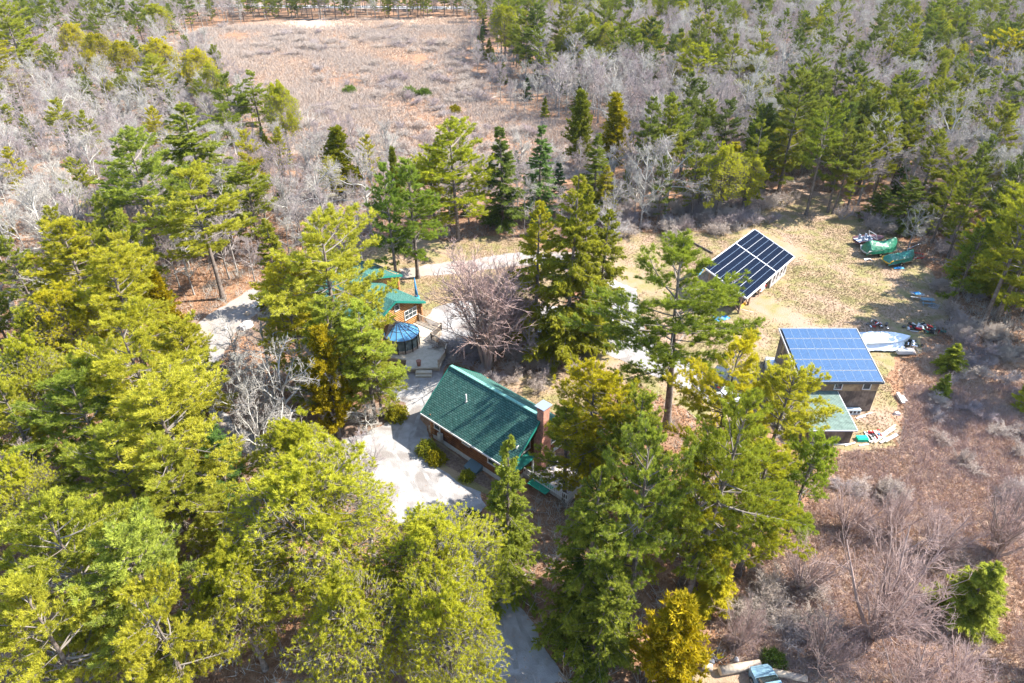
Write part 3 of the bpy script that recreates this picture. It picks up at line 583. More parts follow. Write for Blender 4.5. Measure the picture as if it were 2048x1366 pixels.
window(hs, 'window', (-.58, .6, 4.5), (0, 1, 0), .7, .75, (1, 0, 0)); window(hs, 'window', (-.58, 2.9, 2.6), (0, 1, 0), 2.1, 1.2, (1, 0, 0), bars=(2, 1)); window(hs, 'window', (-.58, -3.2, 2.2), (0, 1, 0), 1.1, 2.0, (1, 0, 0), frame='timber')
# deck
M['deckf'] = M['deck']
dk = empty('wooden_deck', (-11, 74, 0), 0, 'wooden deck with brown railings wrapping the log house gable', 'deck')
dp = [(-12.9, 80.0), (-9.4, 77.5), (-10.5, 75.1), (-8.3, 72.9), (-9.0, 68.9), (-13.2, 68.6), (-13.3, 70.5), (-16.6, 71.4), (-17.6, 73.0)]
b = MB(); b.prism([(x + 11, y - 74, .55) for x, y in dp[::-1]], (0, 0, .2)); b.build('platform', M['deck'], dk)
b = MB(); b.prism([((x + 11) * .96, (y - 74) * .96, .02) for x, y in dp[::-1]], (0, 0, .52)); b.build('skirt', M['rail'], dk)
def railing(par, pts, off, z0, h=1.0):
    b = MB()
    for p, q in zip(pts[:-1], pts[1:]):
        p = Vector((p[0] - off[0], p[1] - off[1], 0)); q = Vector((q[0] - off[0], q[1] - off[1], 0)); n = int((q - p).length / .14)
        b.beam(p + Vector((0, 0, z0 + h)), q + Vector((0, 0, z0 + h)), .13, .06); b.beam(p + Vector((0, 0, z0 + .12)), q + Vector((0, 0, z0 + .12)), .06, .06)
        for i in range(n): c = p.lerp(q, (i + .5) / n); b.box(c.x - .025, c.x + .025, c.y - .025, c.y + .025, z0 + .12, z0 + h - .03)
        for c in (p, q): b.box(c.x - .08, c.x + .08, c.y - .08, c.y + .08, z0, z0 + h + .12)
    b.build('railing', M['rail'], par)
railing(dk, [(-12.7, 79.85), (-9.5, 77.45), (-10.6, 75.1), (-8.4, 72.9)], (-11, 74), .75); railing(dk, [(-8.4, 71.2), (-9.1, 69.0)], (-11, 74), .75); railing(dk, [(-8.4, 72.9), (-8.4, 71.2)], (-11, 74), .75)
b = MB(); b.box(-.9, 1.1, -5.9, -5.3, 0, .5); b.box(-.9, 1.1, -6.3, -5.9, 0, .25); b.build('step', M['deck'], dk)
# conservatory on the deck
cx, cy = -14.2, 73.8; cs = empty('conservatory', (cx, cy, 0), 0, 'half round conservatory with blue glass fan roof on the deck', 'conservatory')
M['blueglass'] = mat('blue_roof_glass', (.06, .19, .33), (.08, .23, .37), 1.2, .12, spec=.8); M['frame'] = mat('dark_bronze_frame', (.06, .05, .045), rough=.5)
ap = Vector((-.6, .8, 3.95)); rim = [Vector((2.32 * math.cos(a), 2.32 * math.sin(a), 2.75)) for a in [R(x) for x in (-172, -148, -122, -97, -72, -46, -20, 5, 32, 52)]]
b = MB()
for p, q in zip(rim[:-1], rim[1:]): b.prism([tuple(p), tuple(q), tuple(ap)], (0, 0, -.05))
gr = b.build('glass_roof', M['blueglass'], cs)
b = MB()
for p in rim: b.beam(p + Vector((0, 0, .03)), ap + Vector((0, 0, .03)), .05, .05)
for p, q in zip(rim[:-1], rim[1:]): b.beam(p, q, .08, .1); mid = [x.lerp(ap, .45) + Vector((0, 0, .03)) for x in (p, q)]; b.beam(mid[0], mid[1], .03, .03)
b.build('glazing_bar', M['frame'], gr)
b = MB(); b2 = MB(); b3 = MB()
for p, q in zip(rim[:-1], rim[1:]):
    for x in (p, q): y = x * .95; b.box(y.x - .05, y.x + .05, y.y - .05, y.y + .05, .75, 2.7)
    p1, q1 = p * .93, q * .93; b2.prism([(p1.x, p1.y, 1.2), (q1.x, q1.y, 1.2), (q1.x, q1.y, 2.65), (p1.x, p1.y, 2.65)], tuple(Vector((-(p1.x + q1.x), -(p1.y + q1.y), 0)).normalized() * .03)); b3.prism([(p1.x, p1.y, .75), (q1.x, q1.y, .75), (q1.x, q1.y, 1.18), (p1.x, p1.y, 1.18)], tuple(Vector((-(p1.x + q1.x), -(p1.y + q1.y), 0)).normalized() * .1))
    m_ = (p1 + q1) / 2
b.build('post', M['frame'], cs); b3.build('low_wall', mat('stone_base', (.42, .32, .25), (.3, .22, .17), 7), cs)
gl = mat('side_glass', (.16, .19, .17), (.08, .1, .1), 1.2, .08, spec=.7); b2.build('window', gl, cs)
b = MB(); b.prism([(-16.9 - cx, 74.2 - cy, 2.5), (-16.2 - cx, 71.9 - cy, 2.5), tuple(ap + Vector((.1, -.1, 0))), (-15.6 - cx, 75.6 - cy, 4.1)], (0, 0, -.08)); b.build('side_skylight', M['frame'], cs)

# --- barn with panels
bn = empty('barn', (32.3, 61.1, 0), 0, 'weathered board barn whose roof is covered in blue solar panels', 'barn')
b = MB(); b.prism([(.12, .2, 0), (.12, 8.1, 0), (.12, 8.1, 5.75), (.12, .2, 4.15)], (8.75, 0, 0)); b.build('wall', [M['board_y']], bn)
b = MB(); b.box(.1, 8.9, .15, .199, 0, 2.9); b.build('front_boards', M['board'], bn)
b = MB(); b.box(.1, 8.9, .13, .199, 2.94, 4.12); b.build('front_shingles', M['cedarsh'], bn)
b = MB(); b.slab([(-.15, -.2, 4.32), (9.15, -.2, 4.32), (9.15, 8.35, 6.05), (-.15, 8.35, 6.05)], .2); br_ = b.build('roof', mat('roof_edge', (.05, .055, .06)), bn)
b = MB()
for x in (-.18, 9.18): b.beam((x, -.2, 4.27), (x, 8.35, 6.0), .06, .24)
b.beam((-.2, 8.38, 6.0), (9.2, 8.38, 6.0), .06, .24); b.build('roof_trim', mat('grey_trim', (.5, .49, .47)), bn)
sl_ = Vector((0, 8.55, 1.73)).normalized(); nn_ = Vector((0, -1.73, 8.55)).normalized()
fm = MB()
for r_ in range(5):
    for c_ in range(9):
        o_ = Vector((.12 + c_ * .99, -.1, 4.34)) + sl_ * (r_ * 1.715) + nn_ * .09
        q = [o_, o_ + Vector((.96, 0, 0)), o_ + Vector((.96, 0, 0)) + sl_ * 1.62, o_ + sl_ * 1.62]
        b = MB(); b.prism([tuple(x) for x in q], tuple(nn_ * .035)); slope_uv(b.build('solar_panel', M['pv_blue'], br_))
        for i in range(4): fm.beam(q[i] + nn_ * .025, q[(i + 1) % 4] + nn_ * .025, .012, .04, i % 2)
for r_ in range(1, 5): o_ = Vector((.1, -.1 - .048, 4.34)) + sl_ * (r_ * 1.715) + nn_ * .03; fm.beam(o_, o_ + Vector((8.9, 0, 0)), .07, .03)
fm.build('panel_frame', [M['pvframe'], M['pvthin']], br_)
for px_ in (1.15, 4.35, 7.55): window(bn, 'window', (px_, .13, 3.62), (1, 0, 0), .75, .72, (0, -1, 0))
for (y, z, w2, h2) in ((1.5, 2.6, .7, .8), (6.6, 4.2, .8, 1.6)): window(bn, 'window', (.12, y, z), (0, 1, 0), w2, h2, (-1, 0, 0), frame='timber' if y > 2 else 'white')
lt = empty('lean_to_shed', (31.7, 55.5, 0), 0, 'low lean-to shed with pale green roof against the barn front', 'shed')
b = MB(); b.prism([(.1, .15, 0), (.1, 5.72, 0), (.1, 5.72, 2.72), (.1, .15, 2.05)], (4.7, 0, 0)); b.build('wall', M['board'], lt)
b = MB(); b.slab([(-.1, -.15, 2.25), (5.0, -.15, 2.25), (5.0, 5.74, 2.95), (-.1, 5.74, 2.95)], .14); slope_uv(b.build('roof', M['shingle_pale'], lt))
b = MB(); b.beam((-.1, -.19, 2.16), (5.0, -.19, 2.16), .05, .16); b.beam((5.03, -.2, 2.16), (5.03, 5.7, 2.86), .05, .16); b.build('roof_trim', M['pvframe'], lt)
b = MB(); b.box(0, 4.95, -.1, .14, 0, .12); b.build('sill', mat('sill_board', (.5, .45, .4)), lt)

# --- solar carport
cp = empty('solar_carport', (32.4, 82.1, 0), R(49.3), 'open timber carport under a tilted roof of dark solar panels', 'carport')
CL, CWd, zl, zh = 16.9, 6.9, 3.0, 5.5
s2 = Vector((0, CWd, zh - zl)); sll = s2.length; s2.normalize(); n2 = Vector((0, -(zh - zl), CWd)).normalized()
fm = MB(); pw = sll / 8; rows = 10
cuts = [(0.05, 6), (.05 + 6 * 1.69 + .2, 4)]
rt = MB(); rt.hexa([Vector((0, 0, zl)) - n2 * .14, Vector((CL, 0, zl)) - n2 * .14, Vector((CL, 0, zl)) + s2 * sll - n2 * .14, Vector((0, 0, zl)) + s2 * sll - n2 * .14, Vector((0, 0, zl)), Vector((CL, 0, zl)), Vector((CL, 0, zl)) + s2 * sll, Vector((0, 0, zl)) + s2 * sll]); croof = rt.build('roof', M['frame'], cp)
for x0, k in cuts:
    for r_ in range(8):
        for c_ in range(k):
            ln = 1.682 if k == 6 else 1.602
            o_ = Vector((x0 + c_ * (ln + .008), 0, zl)) + s2 * (r_ * pw + .04) + n2 * .03; q = [o_, o_ + Vector((ln, 0, 0)), o_ + Vector((ln, 0, 0)) + s2 * (pw - .05), o_ + s2 * (pw - .05)]
            b = MB(); b.prism([tuple(x) for x in q], tuple(n2 * .035)); slope_uv(b.build('solar_panel', M['pv_dark'], croof))
    xe = x0 + k * (1.69 if k == 6 else 1.61)
    for r_ in range(9): wd = .04 if r_ % 2 == 0 else .022; o_ = Vector((x0 - .02, 0, zl)) + s2 * (r_ * pw + .015) + n2 * .05; fm.beam(o_, o_ + Vector((xe - x0, 0, 0)), wd, .05, r_ % 2)
x0 = cuts[1][0] - .12; fm.beam(Vector((x0, 0, zl)) + n2 * .06, Vector((x0, 0, zl)) + s2 * sll + n2 * .06, .14, .06)
for x0 in (-.04, CL + .04): fm.beam(Vector((x0, 0, zl)) + n2 * .02, Vector((x0, 0, zl)) + s2 * sll + n2 * .02, .08, .22)
fm.beam(Vector((0, -.08, zl)) + n2 * .02, Vector((CL, -.08, zl)) + n2 * .02, .18, .14); fm.beam(Vector((0, CWd + .05, zh)) + n2 * .02, Vector((CL, CWd + .05, zh)) + n2 * .02, .12, .2)
fm.build('panel_frame', [M['pvframe'], M['pvthin']], croof)
for i, x in enumerate((.5, 3.7, 7.0, 10.3, 13.4, 16.3)):
    b = MB(); b.box(x - .1, x + .1, .7, .9, 0, 3.1); b.build('post', M['timber'], cp)
    b = MB(); b.box(x - .1, x + .1, 5.9, 6.1, 0, 4.95); b.build('post', M['timber'], cp)
    b = MB(); b.beam((x, .8, .1), (x, 3.6, 4.05), .14, .16); b.build('brace', M['timber'], cp)
    b = MB(); b.beam((x, .3, 2.92), (x, 6.6, 5.2), .12, .22); b.build('rafter', M['timber'], cp)
b = MB(); b.beam((.2, .8, 3.0), (16.6, .8, 3.0), .14, .22); b.beam((.2, 6.0, 4.85), (16.6, 6, 4.85), .14, .22); b.beam((3.7, .8, .25), (7, .8, .25), .1, .2); b.beam((.5, 6.0, 2.2), (3.7, .8, 1.9), .1, .2); b.build('beam', M['timber'], cp)
b = MB(); b.box(10.4, 16.3, .5, .62, 0, 2.2); sd = b.build('white_side_wall', mat('white_sheeting', (.4, .38, .37), (.34, .31, .30), 2), cp)
for i in range(4): b = MB(); x = 11.2 + i * 1.35; b.box(x, x + .55, .46, .498, 1.2, 1.95); b.box(x - .1, x + .25, .46, .498, .75, 1.1); b.build('dark_opening', M['frame'], sd)
# ------------------------------------------------ vehicles, boats and yard things
def P0(x, y): return P(x, y, 0)
def cloth(name, pts_fn, nu, nv, m, parent=None, thick=0, seed=0, amp=.06):
    """draped sheet over a height function pts_fn(u, v) -> (x, y, z), u, v in 0..1"""
    bm = bmesh.new(); g = [[None] * (nv + 1) for _ in range(nu + 1)]
    for i in range(nu + 1):
        for j in range(nv + 1):
            p = Vector(pts_fn(i / nu, j / nv)); k = noise.noise(Vector((i * .45, j * .45, seed))) + .6 * noise.noise(Vector((i * 1.1, j * .3, seed + 4)))
            g[i][j] = bm.verts.new(p + Vector((k * amp * .6, k * amp * .5, k * amp)))
    for i in range(nu):
        for j in range(nv): bm.faces.new((g[i][j], g[i + 1][j], g[i + 1][j + 1], g[i][j + 1]))
    bmesh.ops.recalc_face_normals(bm, faces=bm.faces[:]); me = bpy.data.meshes.new(name); bm.to_mesh(me); bm.free(); me.materials.append(m); return link(name, me, parent)
def rubber(): return M['tyre']
M['tyre'] = mat('tyre_rubber', (.02, .02, .02)); M['chrome'] = mat('bright_metal', (.7, .7, .72), rough=.25, metal=.9)
M['tarp_g'] = mat('green_tarp', (.01, .12, .065), (.02, .20, .11), 2.5, .38, bump=.3, spec=.5); M['tarp_t'] = mat('teal_tarp', (.012, .15, .11), (.025, .23, .17), 2.5, .38, bump=.3, spec=.5)
M['tarp_w'] = mat('white_tarp', (.66, .70, .74), (.55, .62, .70), 1.5, .4, spec=.5); M['tarp_b'] = mat('blue_tarp', (.02, .16, .42), (.03, .28, .50), 3, .4)
def wheel(par, c, r, w_, ax=(0, 1, 0), rim=None):
    c = Vector(c); a = Vector(ax) * w_ / 2; b = MB(); b.tube(c - a, c + a, r, n=16); o = b.build('wheel', M['tyre'], par); b = MB(); b.tube(c - a * 1.04, c + a * 1.04, r * .55, n=12); b.build('rim', rim or M['chrome'], o)
def loft_body(name, secs, m, par):
    """body from cross sections: (x, half width at bottom, half width at top, z0, z1)"""
    b = MB(); rings = []
    for x, wb, wt, z0, z1 in secs: rings.append([b.bm.verts.new(p) for p in ((x, -wb, z0), (x, wb, z0), (x, wb, z0 + (z1 - z0) * .55), (x, wt, z1), (x, -wt, z1), (x, -wb, z0 + (z1 - z0) * .55))])
    for r0, r1 in zip(rings[:-1], rings[1:]):
        for i in range(6): b.bm.faces.new((r0[i], r0[(i + 1) % 6], r1[(i + 1) % 6], r1[i]))
    b.bm.faces.new(rings[0]); b.bm.faces.new(rings[-1][::-1]); return b.build(name, m, par)
def car(loc, rz, paint, label, name='parked_car'):
    t = empty(name, loc, R(rz), label, 'car')
    loft_body('body', [(-2.3, .72, .65, .35, .85), (-2.15, .9, .82, .25, 1.0), (-1.2, .92, .86, .22, 1.05), (1.1, .92, .86, .22, 1.02), (2.0, .9, .8, .25, .9), (2.3, .74, .65, .35, .75)], paint, t)
    c = loft_body('cabin', [(-1.75, .8, .62, 1.0, 1.05), (-1.3, .8, .66, 1.0, 1.55), (-.2, .8, .68, 1.0, 1.66), (.5, .8, .64, 1.0, 1.6), (1.25, .8, .62, .98, 1.03)], M['glass'], t)
    loft_body('roof', [(-1.25, .6, .58, 1.56, 1.63), (-.2, .66, .62, 1.64, 1.72), (.45, .62, .58, 1.6, 1.67)], paint, t)
    for x in (-1.4, 1.4):
        for y in (-.85, .85): wheel(t, (x, y, .34), .34, .22)
    for y in (-.6, .6): b = MB(); b.box(2.2, 2.31, y - .16, y + .16, .58, .72); b.build('headlight', M['white'], t); b = MB(); b.box(-2.31, -2.2, y - .16, y + .16, .68, .84); b.build('tail_light', M['redp'], t)
    return t
M['redp'] = mat('red_plastic', (.55, .03, .03), rough=.35)
M['bluegrey'] = mat('blue_grey_car_paint', (.16, .27, .34), rough=.25, spec=.7); M['silver'] = mat('silver_car_paint', (.50, .56, .62), rough=.28, metal=.4); M['black'] = mat('dark_car_paint', (.03, .035, .045), rough=.2, spec=.7)
car((19.2, 27.6, 0), 100, M['bluegrey'], 'blue grey car whose ribbed roof shows by the cut logs'); car((12.2, 27.6, 0), 70, M['black'], 'dark car mostly hidden under the golden cedar at the log yard')
car(P0(1436, 762), 60, M['black'], 'dark car parked on the gravel behind the big central pine'); car(P0(1545, 745), 78, M['silver'], 'silver car parked against the shaded barn side')
M['silver2'] = mat('silver_tailgate', (.62, .64, .66), rough=.3, metal=.3)
# pickup under the carport
def cpw(x, y, z=0): a = R(49.3); return Vector((32.4 + x * math.cos(a) - y * math.sin(a), 82.1 + x * math.sin(a) + y * math.cos(a), z))
t = empty('pickup_truck', cpw(8.4, 3.5), R(49.3 + 90), 'silver pickup truck backed under the solar carport, red tail light showing', 'truck')
loft_body('bed', [(-2.7, .9, .86, .5, 1.1), (-.8, .92, .88, .45, 1.1)], M['silver2'], t); b = MB(); b.box(-2.55, -.95, -.72, .72, 1.11, 1.13); b.build('bed_liner', M['frame'], t)
loft_body('cab', [(-.8, .92, .7, .45, 1.75), (.7, .92, .68, .45, 1.78), (1.3, .92, .8, .45, 1.15)], M['silver2'], t); loft_body('hood', [(1.3, .92, .84, .45, 1.12), (2.6, .88, .8, .5, 1.0)], M['silver2'], t)
for x in (-1.9, 1.9):
    for y in (-.85, .85): wheel(t, (x, y, .4), .4, .26)
for y in (-.84, .84): b = MB(); b.box(-2.78, -2.68, y - .1, y + .1, .75, 1.08); b.build('tail_light', M['redp'], t)
b = MB(); b.box(-2.86, -2.7, -.85, .85, .48, .62); b.build('bumper', M['chrome'], t)
# skid loader and yellow bucket
M['yel'] = mat('yellow_machine_paint', (.75, .42, .03), (.6, .33, .03), 3, .5); M['orange'] = mat('orange_rim_paint', (.7, .3, .05), rough=.5)
t = empty('skid_loader', cpw(2.2, 3.4), R(-35), 'yellow skid loader in the shade at the near end of the carport', 'loader')
loft_body('body', [(-1.2, .6, .5, .4, 1.3), (.2, .62, .55, .35, 1.2), (1.0, .6, .5, .35, .8)], M['yel'], t); b = MB()
for x in (-.6, .7):
    for y in (-.5, .5): b.box(x - .05, x + .05, y - .05, y + .05, .9, 2.0)
b.box(-.65, .75, -.55, .55, 2.0, 2.06); b.build('cab_frame', M['frame'], t)
for y in (-.72, .72): b = MB(); b.beam((-1.1, y, 1.4), (.9, y, 1.0), .1, .16); b.beam((.9, y, 1.0), (1.5, y, .4), .1, .14); b.build('lift_arm', M['yel'], t)
for x in (-.65, .65):
    for y in (-.8, .8): wheel(t, (x, y, .4), .4, .28, rim=M['orange'])
b = MB(); b.prism([(1.5, -.9, .1), (2.2, -.9, .12), (2.1, -.9, .5), (1.55, -.9, .65)], (0, 1.8, 0)); b.build('bucket', M['frame'], t)
t = empty('plough_blade', cpw(2.6, .9), R(49), 'bright yellow plough blade lying under the carport edge', 'plough')
def blade(u, v): a = -1 + v * 1.6; return ((u - .5) * 2.2, .35 * math.cos(a), .4 + .4 * math.sin(a))
cloth('blade', blade, 10, 5, M['yel'], t, amp=.0); b = MB(); b.beam((-.6, .4, .2), (-.3, 1.1, .25), .1, .1); b.beam((.6, .4, .2), (.3, 1.1, .25), .1, .1); b.build('push_frame', M['frame'], t)
for (px_, py_, lab, rz) in ((1441, 638, 'crumpled bright blue tarp on the ground below the carport', 20), (1396, 545, 'blue tarp end showing beyond the high side of the carport', 60)):
    o = cloth('tarp', lambda u, v: ((u - .5) * 2.4, (v - .5) * 1.1, .12 + .28 * math.sin(u * 3.1) * math.sin(v * 3.1)), 12, 8, M['tarp_b'], seed=px_, amp=.16); o.location = P0(px_, py_); o.rotation_euler = (0, 0, R(rz)); tag(o, lab, 'tarp')
b = MB(); b.box(-1.1, 1.1, -.05, .05, 0, .06); o = b.build('plank', M['white']); o.location = P0(1491, 621); o.rotation_euler = (0, 0, R(-28)); tag(o, 'pale plank on the dirt by the yellow plough blade', 'plank')
# boats and trailers on the meadow
def trailer_frame(t, L, W2):
    b = MB()
    for y in (-W2, W2): b.beam((-L / 2, y, .5), (L / 2 - .6, y, .5), .08, .1)
    for x in (-L / 2 + .3, 0, L / 2 - 1): b.beam((x, -W2, .45), (x, W2, .45), .08, .1)
    b.beam((L / 2 - .9, -W2, .5), (L / 2 + 1.2, 0, .5), .08, .1); b.beam((L / 2 - .9, W2, .5), (L / 2 + 1.2, 0, .5), .08, .1); b.tube((L / 2 + .9, 0, 0), (L / 2 + .9, 0, .6), .04); b.build('trailer_frame', M['chrome'], t)
    for y in (-W2 - .2, W2 + .2): wheel(t, (-.4, y, .33), .33, .2)
def hull(t, L, Wd, m, z0=.55, H=.75):
    b = MB(); rings = []
    for i in range(9):
        u = i / 8; w_ = Wd * (1 - max(0, (u - .45) / .55) ** 2.2) + .02; x = -L / 2 + L * u; zz = z0 + .25 * max(0, u - .6)
        rings.append([b.bm.verts.new(p) for p in ((x, 0, zz), (x, w_ * .75, zz + .18), (x, w_, z0 + H), (x, w_ * .9, z0 + H + .01), (x, w_ * .7, z0 + .25 + (0 if u < .62 else H - .24)), (x, -w_ * .7, z0 + .25 + (0 if u < .62 else H - .24)), (x, -w_ * .9, z0 + H + .01), (x, -w_, z0 + H), (x, -w_ * .75, zz + .18))])
    for r0, r1 in zip(rings[:-1], rings[1:]):
        for i in range(9): b.bm.faces.new((r0[i], r0[(i + 1) % 9], r1[(i + 1) % 9], r1[i]))
    b.bm.faces.new(rings[0]); return b.build('hull', m, t)
def atz(px_, py_): return P(px_, py_, .5)
q = P0(1737, 489); t = empty('motorboat', q, R(14), 'open dark hulled motorboat with white windscreen frame on its trailer', 'boat'); hull(t, 5.4, 1.15, mat('maroon_hull', (.14, .07, .08), rough=.4)); trailer_frame(t, 4.6, .8)
b = MB(); b.box(-2.6, .5, -.95, .95, .95, 1.0); b.build('floor', mat('boat_floor', (.55, .56, .6)), t); b = MB()
for x in (-1.6, -.4):
    for y in (-.45, .45): b.box(x - .28, x + .28, y - .26, y + .26, 1.0, 1.4); b.box(x - .3, x - .2, y - .26, y + .26, 1.4, 1.85)
b.build('seat', mat('navy_boat_seats', (.05, .11, .2), (.5, .52, .56), 3), t)
b = MB(); b.path([(.5, -.95, 1.3), (.1, -.9, 2.15), (.1, .9, 2.15), (.5, .95, 1.3), (.5, -.95, 1.3)], .05); b.path([(-2.0, -1.0, 1.3), (-2.0, -1.0, 1.7)], .04); b.build('windscreen_frame', M['white'], t)
def tarp_boat(px_, py_, rz, m, lab, L, Wd, top):
    q = P0(px_, py_); t = empty('covered_boat', q, R(rz), lab, 'boat'); hull(t, L, Wd, M['white'] if m == 'tarp_g' else M['yel']); trailer_frame(t, L * .9, .75)
    def f(u, v):
        x = -L / 2 + L * u; w_ = (Wd + .12) * (1 - max(0, (u - .5) / .5) ** 2.4 * .8); a = (v - .5) * 2; hh = top[0] + (top[1] - top[0]) * u + .3 * math.sin(u * 9) * (1 - abs(a)); z = 1.25 + (hh - 1.25) * max(0, 1 - abs(a) ** 1.8)
        e_ = min(1, u / .07, (1 - u) / .1 + .1); z = .75 + (z - .75) * e_ ** .6; return (x, a * w_ * (.6 + .4 * e_), z - (.45 if abs(a) > .95 else 0))
    cloth('tarp_cover', f, 26, 18, M[m], t, seed=px_, amp=.11)
tarp_boat(1757, 508, 10, 'tarp_g', 'larger boat on a trailer wrapped in deep green tarp', 5.8, 1.25, (2.2, 2.6)); tarp_boat(1796, 527, 18, 'tarp_t', 'smaller boat under a teal tarp with yellow hull stripe showing', 5.4, 1.05, (1.5, 2.0))
b = MB(); b.path([tuple(Vector((1.7 * math.cos(a) + .12 * math.sin(a * 5), 1.1 * math.sin(a), .12))) for a in np.linspace(0.3, 5.9, 28)], .11); o = b.build('hose', mat('red_hose', (.50, .06, .035), rough=.5)); o.location = P0(1827, 512); tag(o, 'loose coil of red hose beside the teal covered boat', 'hose')
b = MB(); b.tube((0, 0, .8), (3.4, 1.2, 1.7), .05); b.tube((0, 0, 0), (0, 0, .8), .05); o = b.build('mast', M['chrome']); o.location = P0(1812, 507); tag(o, 'thin aluminium mast leaning above the teal covered boat', 'mast')
o = cloth('tarp', lambda u, v: ((u - .5) * 1.6, (v - .5) * .7, .1 + .18 * math.sin(u * 3.1) * math.sin(v * 3.1)), 8, 5, M['tarp_b'], seed=8, amp=.1); o.location = P0(1797, 537); tag(o, 'small blue tarp scrap in front of the teal covered boat', 'tarp')
o = cloth('plastic_sheet', lambda u, v: ((u - .5) * 1.3, (v - .5) * .5, .08 + .15 * math.sin(u * 3.1)), 6, 4, M['tarp_w'], seed=9, amp=.1); o.location = P0(1736, 520); tag(o, 'white plastic scrap on the grass below the green tarp boat', 'plastic sheet')
# picnic tables and planks in the right hand shade
def picnic(px_, py_, rz, lab, m):
    t = empty('picnic_table', P0(px_, py_), R(rz), lab, 'table'); b = MB()
    for i in range(5): b.box(-.9, .9, -.4 + i * .165, -.26 + i * .165, .72, .76)
    b.build('tabletop', m, t)
    for s in (-1, 1): b = MB(); b.box(-.9, .9, s * .7 - .13, s * .7 + .13, .43, .47); b.build('bench', m, t)
    for x in (-.6, .6): b = MB(); b.beam((x, -.75, 0), (x, .2, .72), .08, .08); b.beam((x, .75, 0), (x, -.2, .72), .08, .08); b.build('leg', m, t)
M['grey_wood'] = mat('grey_wood', (.34, .33, .32), (.24, .23, .22), 6)
picnic(1832, 596, -20, 'grey picnic table with blue bundle in the tree shade', M['grey_wood']); picnic(1852, 607, -8, 'second picnic table, lower one, painted slate blue', mat('slate_blue_wood', (.18, .26, .3)))
o = cloth('tarp', lambda u, v: ((u - .5) * 1.0, (v - .5) * .7, .8 + .25 * math.sin(u * 3.1) * math.sin(v * 3.1)), 8, 6, M['tarp_b'], seed=3, amp=.06); o.location = P0(1832, 596); tag(o, 'bright blue bundle lying on the grey picnic table', 'bundle')
b = MB()
for i in range(6): b.box(-.75, .75, -.6 + i * .22, -.46 + i * .22, .12, .15)
for x in (-.7, 0, .7): b.box(x - .05, x + .05, -.6, .65, .0, .12)
o = b.build('pallet', M['grey_wood']); o.location = P0(1868, 613); o.rotation_euler = (0, 0, R(50)); tag(o, 'slatted wooden pallet on the ground at the wood edge', 'pallet')
# white covered boat/trailer heap by the barn
q = P0(1768, 690); t = empty('tarp_covered_boat', (q.x, q.y, 0), R(4), 'long boat under loose white and pale blue tarps beyond the barn', 'boat'); hull(t, 6.4, 1.3, M['tarp_w'], .5, .8); trailer_frame(t, 5.6, .85)
def fw(u, v):
    a = (v - .5) * 2; x = -3.9 + 6.4 * u; ridge = 1.75 + .35 * math.sin(u * 5) - .7 * max(0, .25 - u) * 3; w_ = 1.9 - .4 * u; e_ = min(1, u / .06 + .05, (1 - u) / .12 + .05); return (x, a * w_ * (.5 + .5 * e_) + .2 * math.sin(u * 7), .3 + (ridge - .3) * e_ ** .6 * max(0, 1 - abs(a) ** 1.3))
cloth('tarp_cover', fw, 26, 14, M['tarp_w'], t, seed=12, amp=.16)
b = MB(); b.box(-1.5, .4, -2.3, -1.7, .25, .8); o = b.build('storage_box', M['white'], None, .03); o.location = q + Vector((2.0, -.3, 0)); tag(o, 'long white storage box tucked under the white tarp boat', 'box')
def junk(name, px_, py_, lab, cat_, n, sp, mats, seed, hmax=.8):
    rnd = random.Random(seed); b = MB()
    for i in range(n):
        x, y = rnd.gauss(0, sp), rnd.gauss(0, sp * .6); a = rnd.uniform(0, 3); l_ = rnd.uniform(.2, 1.0); z = rnd.uniform(.05, hmax * max(.15, 1 - math.hypot(x, y) / (2.2 * sp))); w_ = rnd.uniform(.05, .35); d = Vector((math.cos(a), math.sin(a), rnd.uniform(-.3, .5))) * l_ / 2
        c = Vector((x, y, z + .1)); b.beam(c - d, c + d, w_, rnd.uniform(.03, .25), rnd.randrange(len(mats)))
    o = b.build(name, mats); o.location = P0(px_, py_); return tag(o, lab, cat_)
junk('scrap_pile', 1846, 660, 'dark heap of red, teal and black scrap at the shade edge', 'scrap pile', 70, .95, [M['frame'], M['redp'], M['tarp_t'], M['frame'], M['white'], M['tyre']], 1)
junk('scrap_pile', 1812, 690, 'dark scrap and chairs behind the white tarp boat stern', 'scrap pile', 46, .8, [M['frame'], M['tyre'], M['tarp_t'], M['chrome']], 2)
junk('scrap_pile', 1752, 652, 'red and black scrap behind the white tarp boat bow', 'scrap pile', 22, .6, [M['frame'], M['redp'], M['chrome']], 3)
b = MB(); b.hexa([(-.9, -.5, .1), (.9, -.7, .1), (1, .5, .15), (-.7, .6, .15), (-.8, -.4, .3), (.7, -.6, .35), (.9, .4, .5), (-.6, .5, .4)]); b.path([(.4, .4, .4), (.8, .9, 1.2)], .03); b.path([(.7, .1, .4), (1.2, .6, 1.1)], .03); o = b.build('upturned_barrow', mat('faded_plastic', (.42, .35, .32), (.34, .28, .25), 4)); o.location = P0(1814, 705); tag(o, 'upturned tan wheelbarrow in the shade below the scrap', 'barrow')
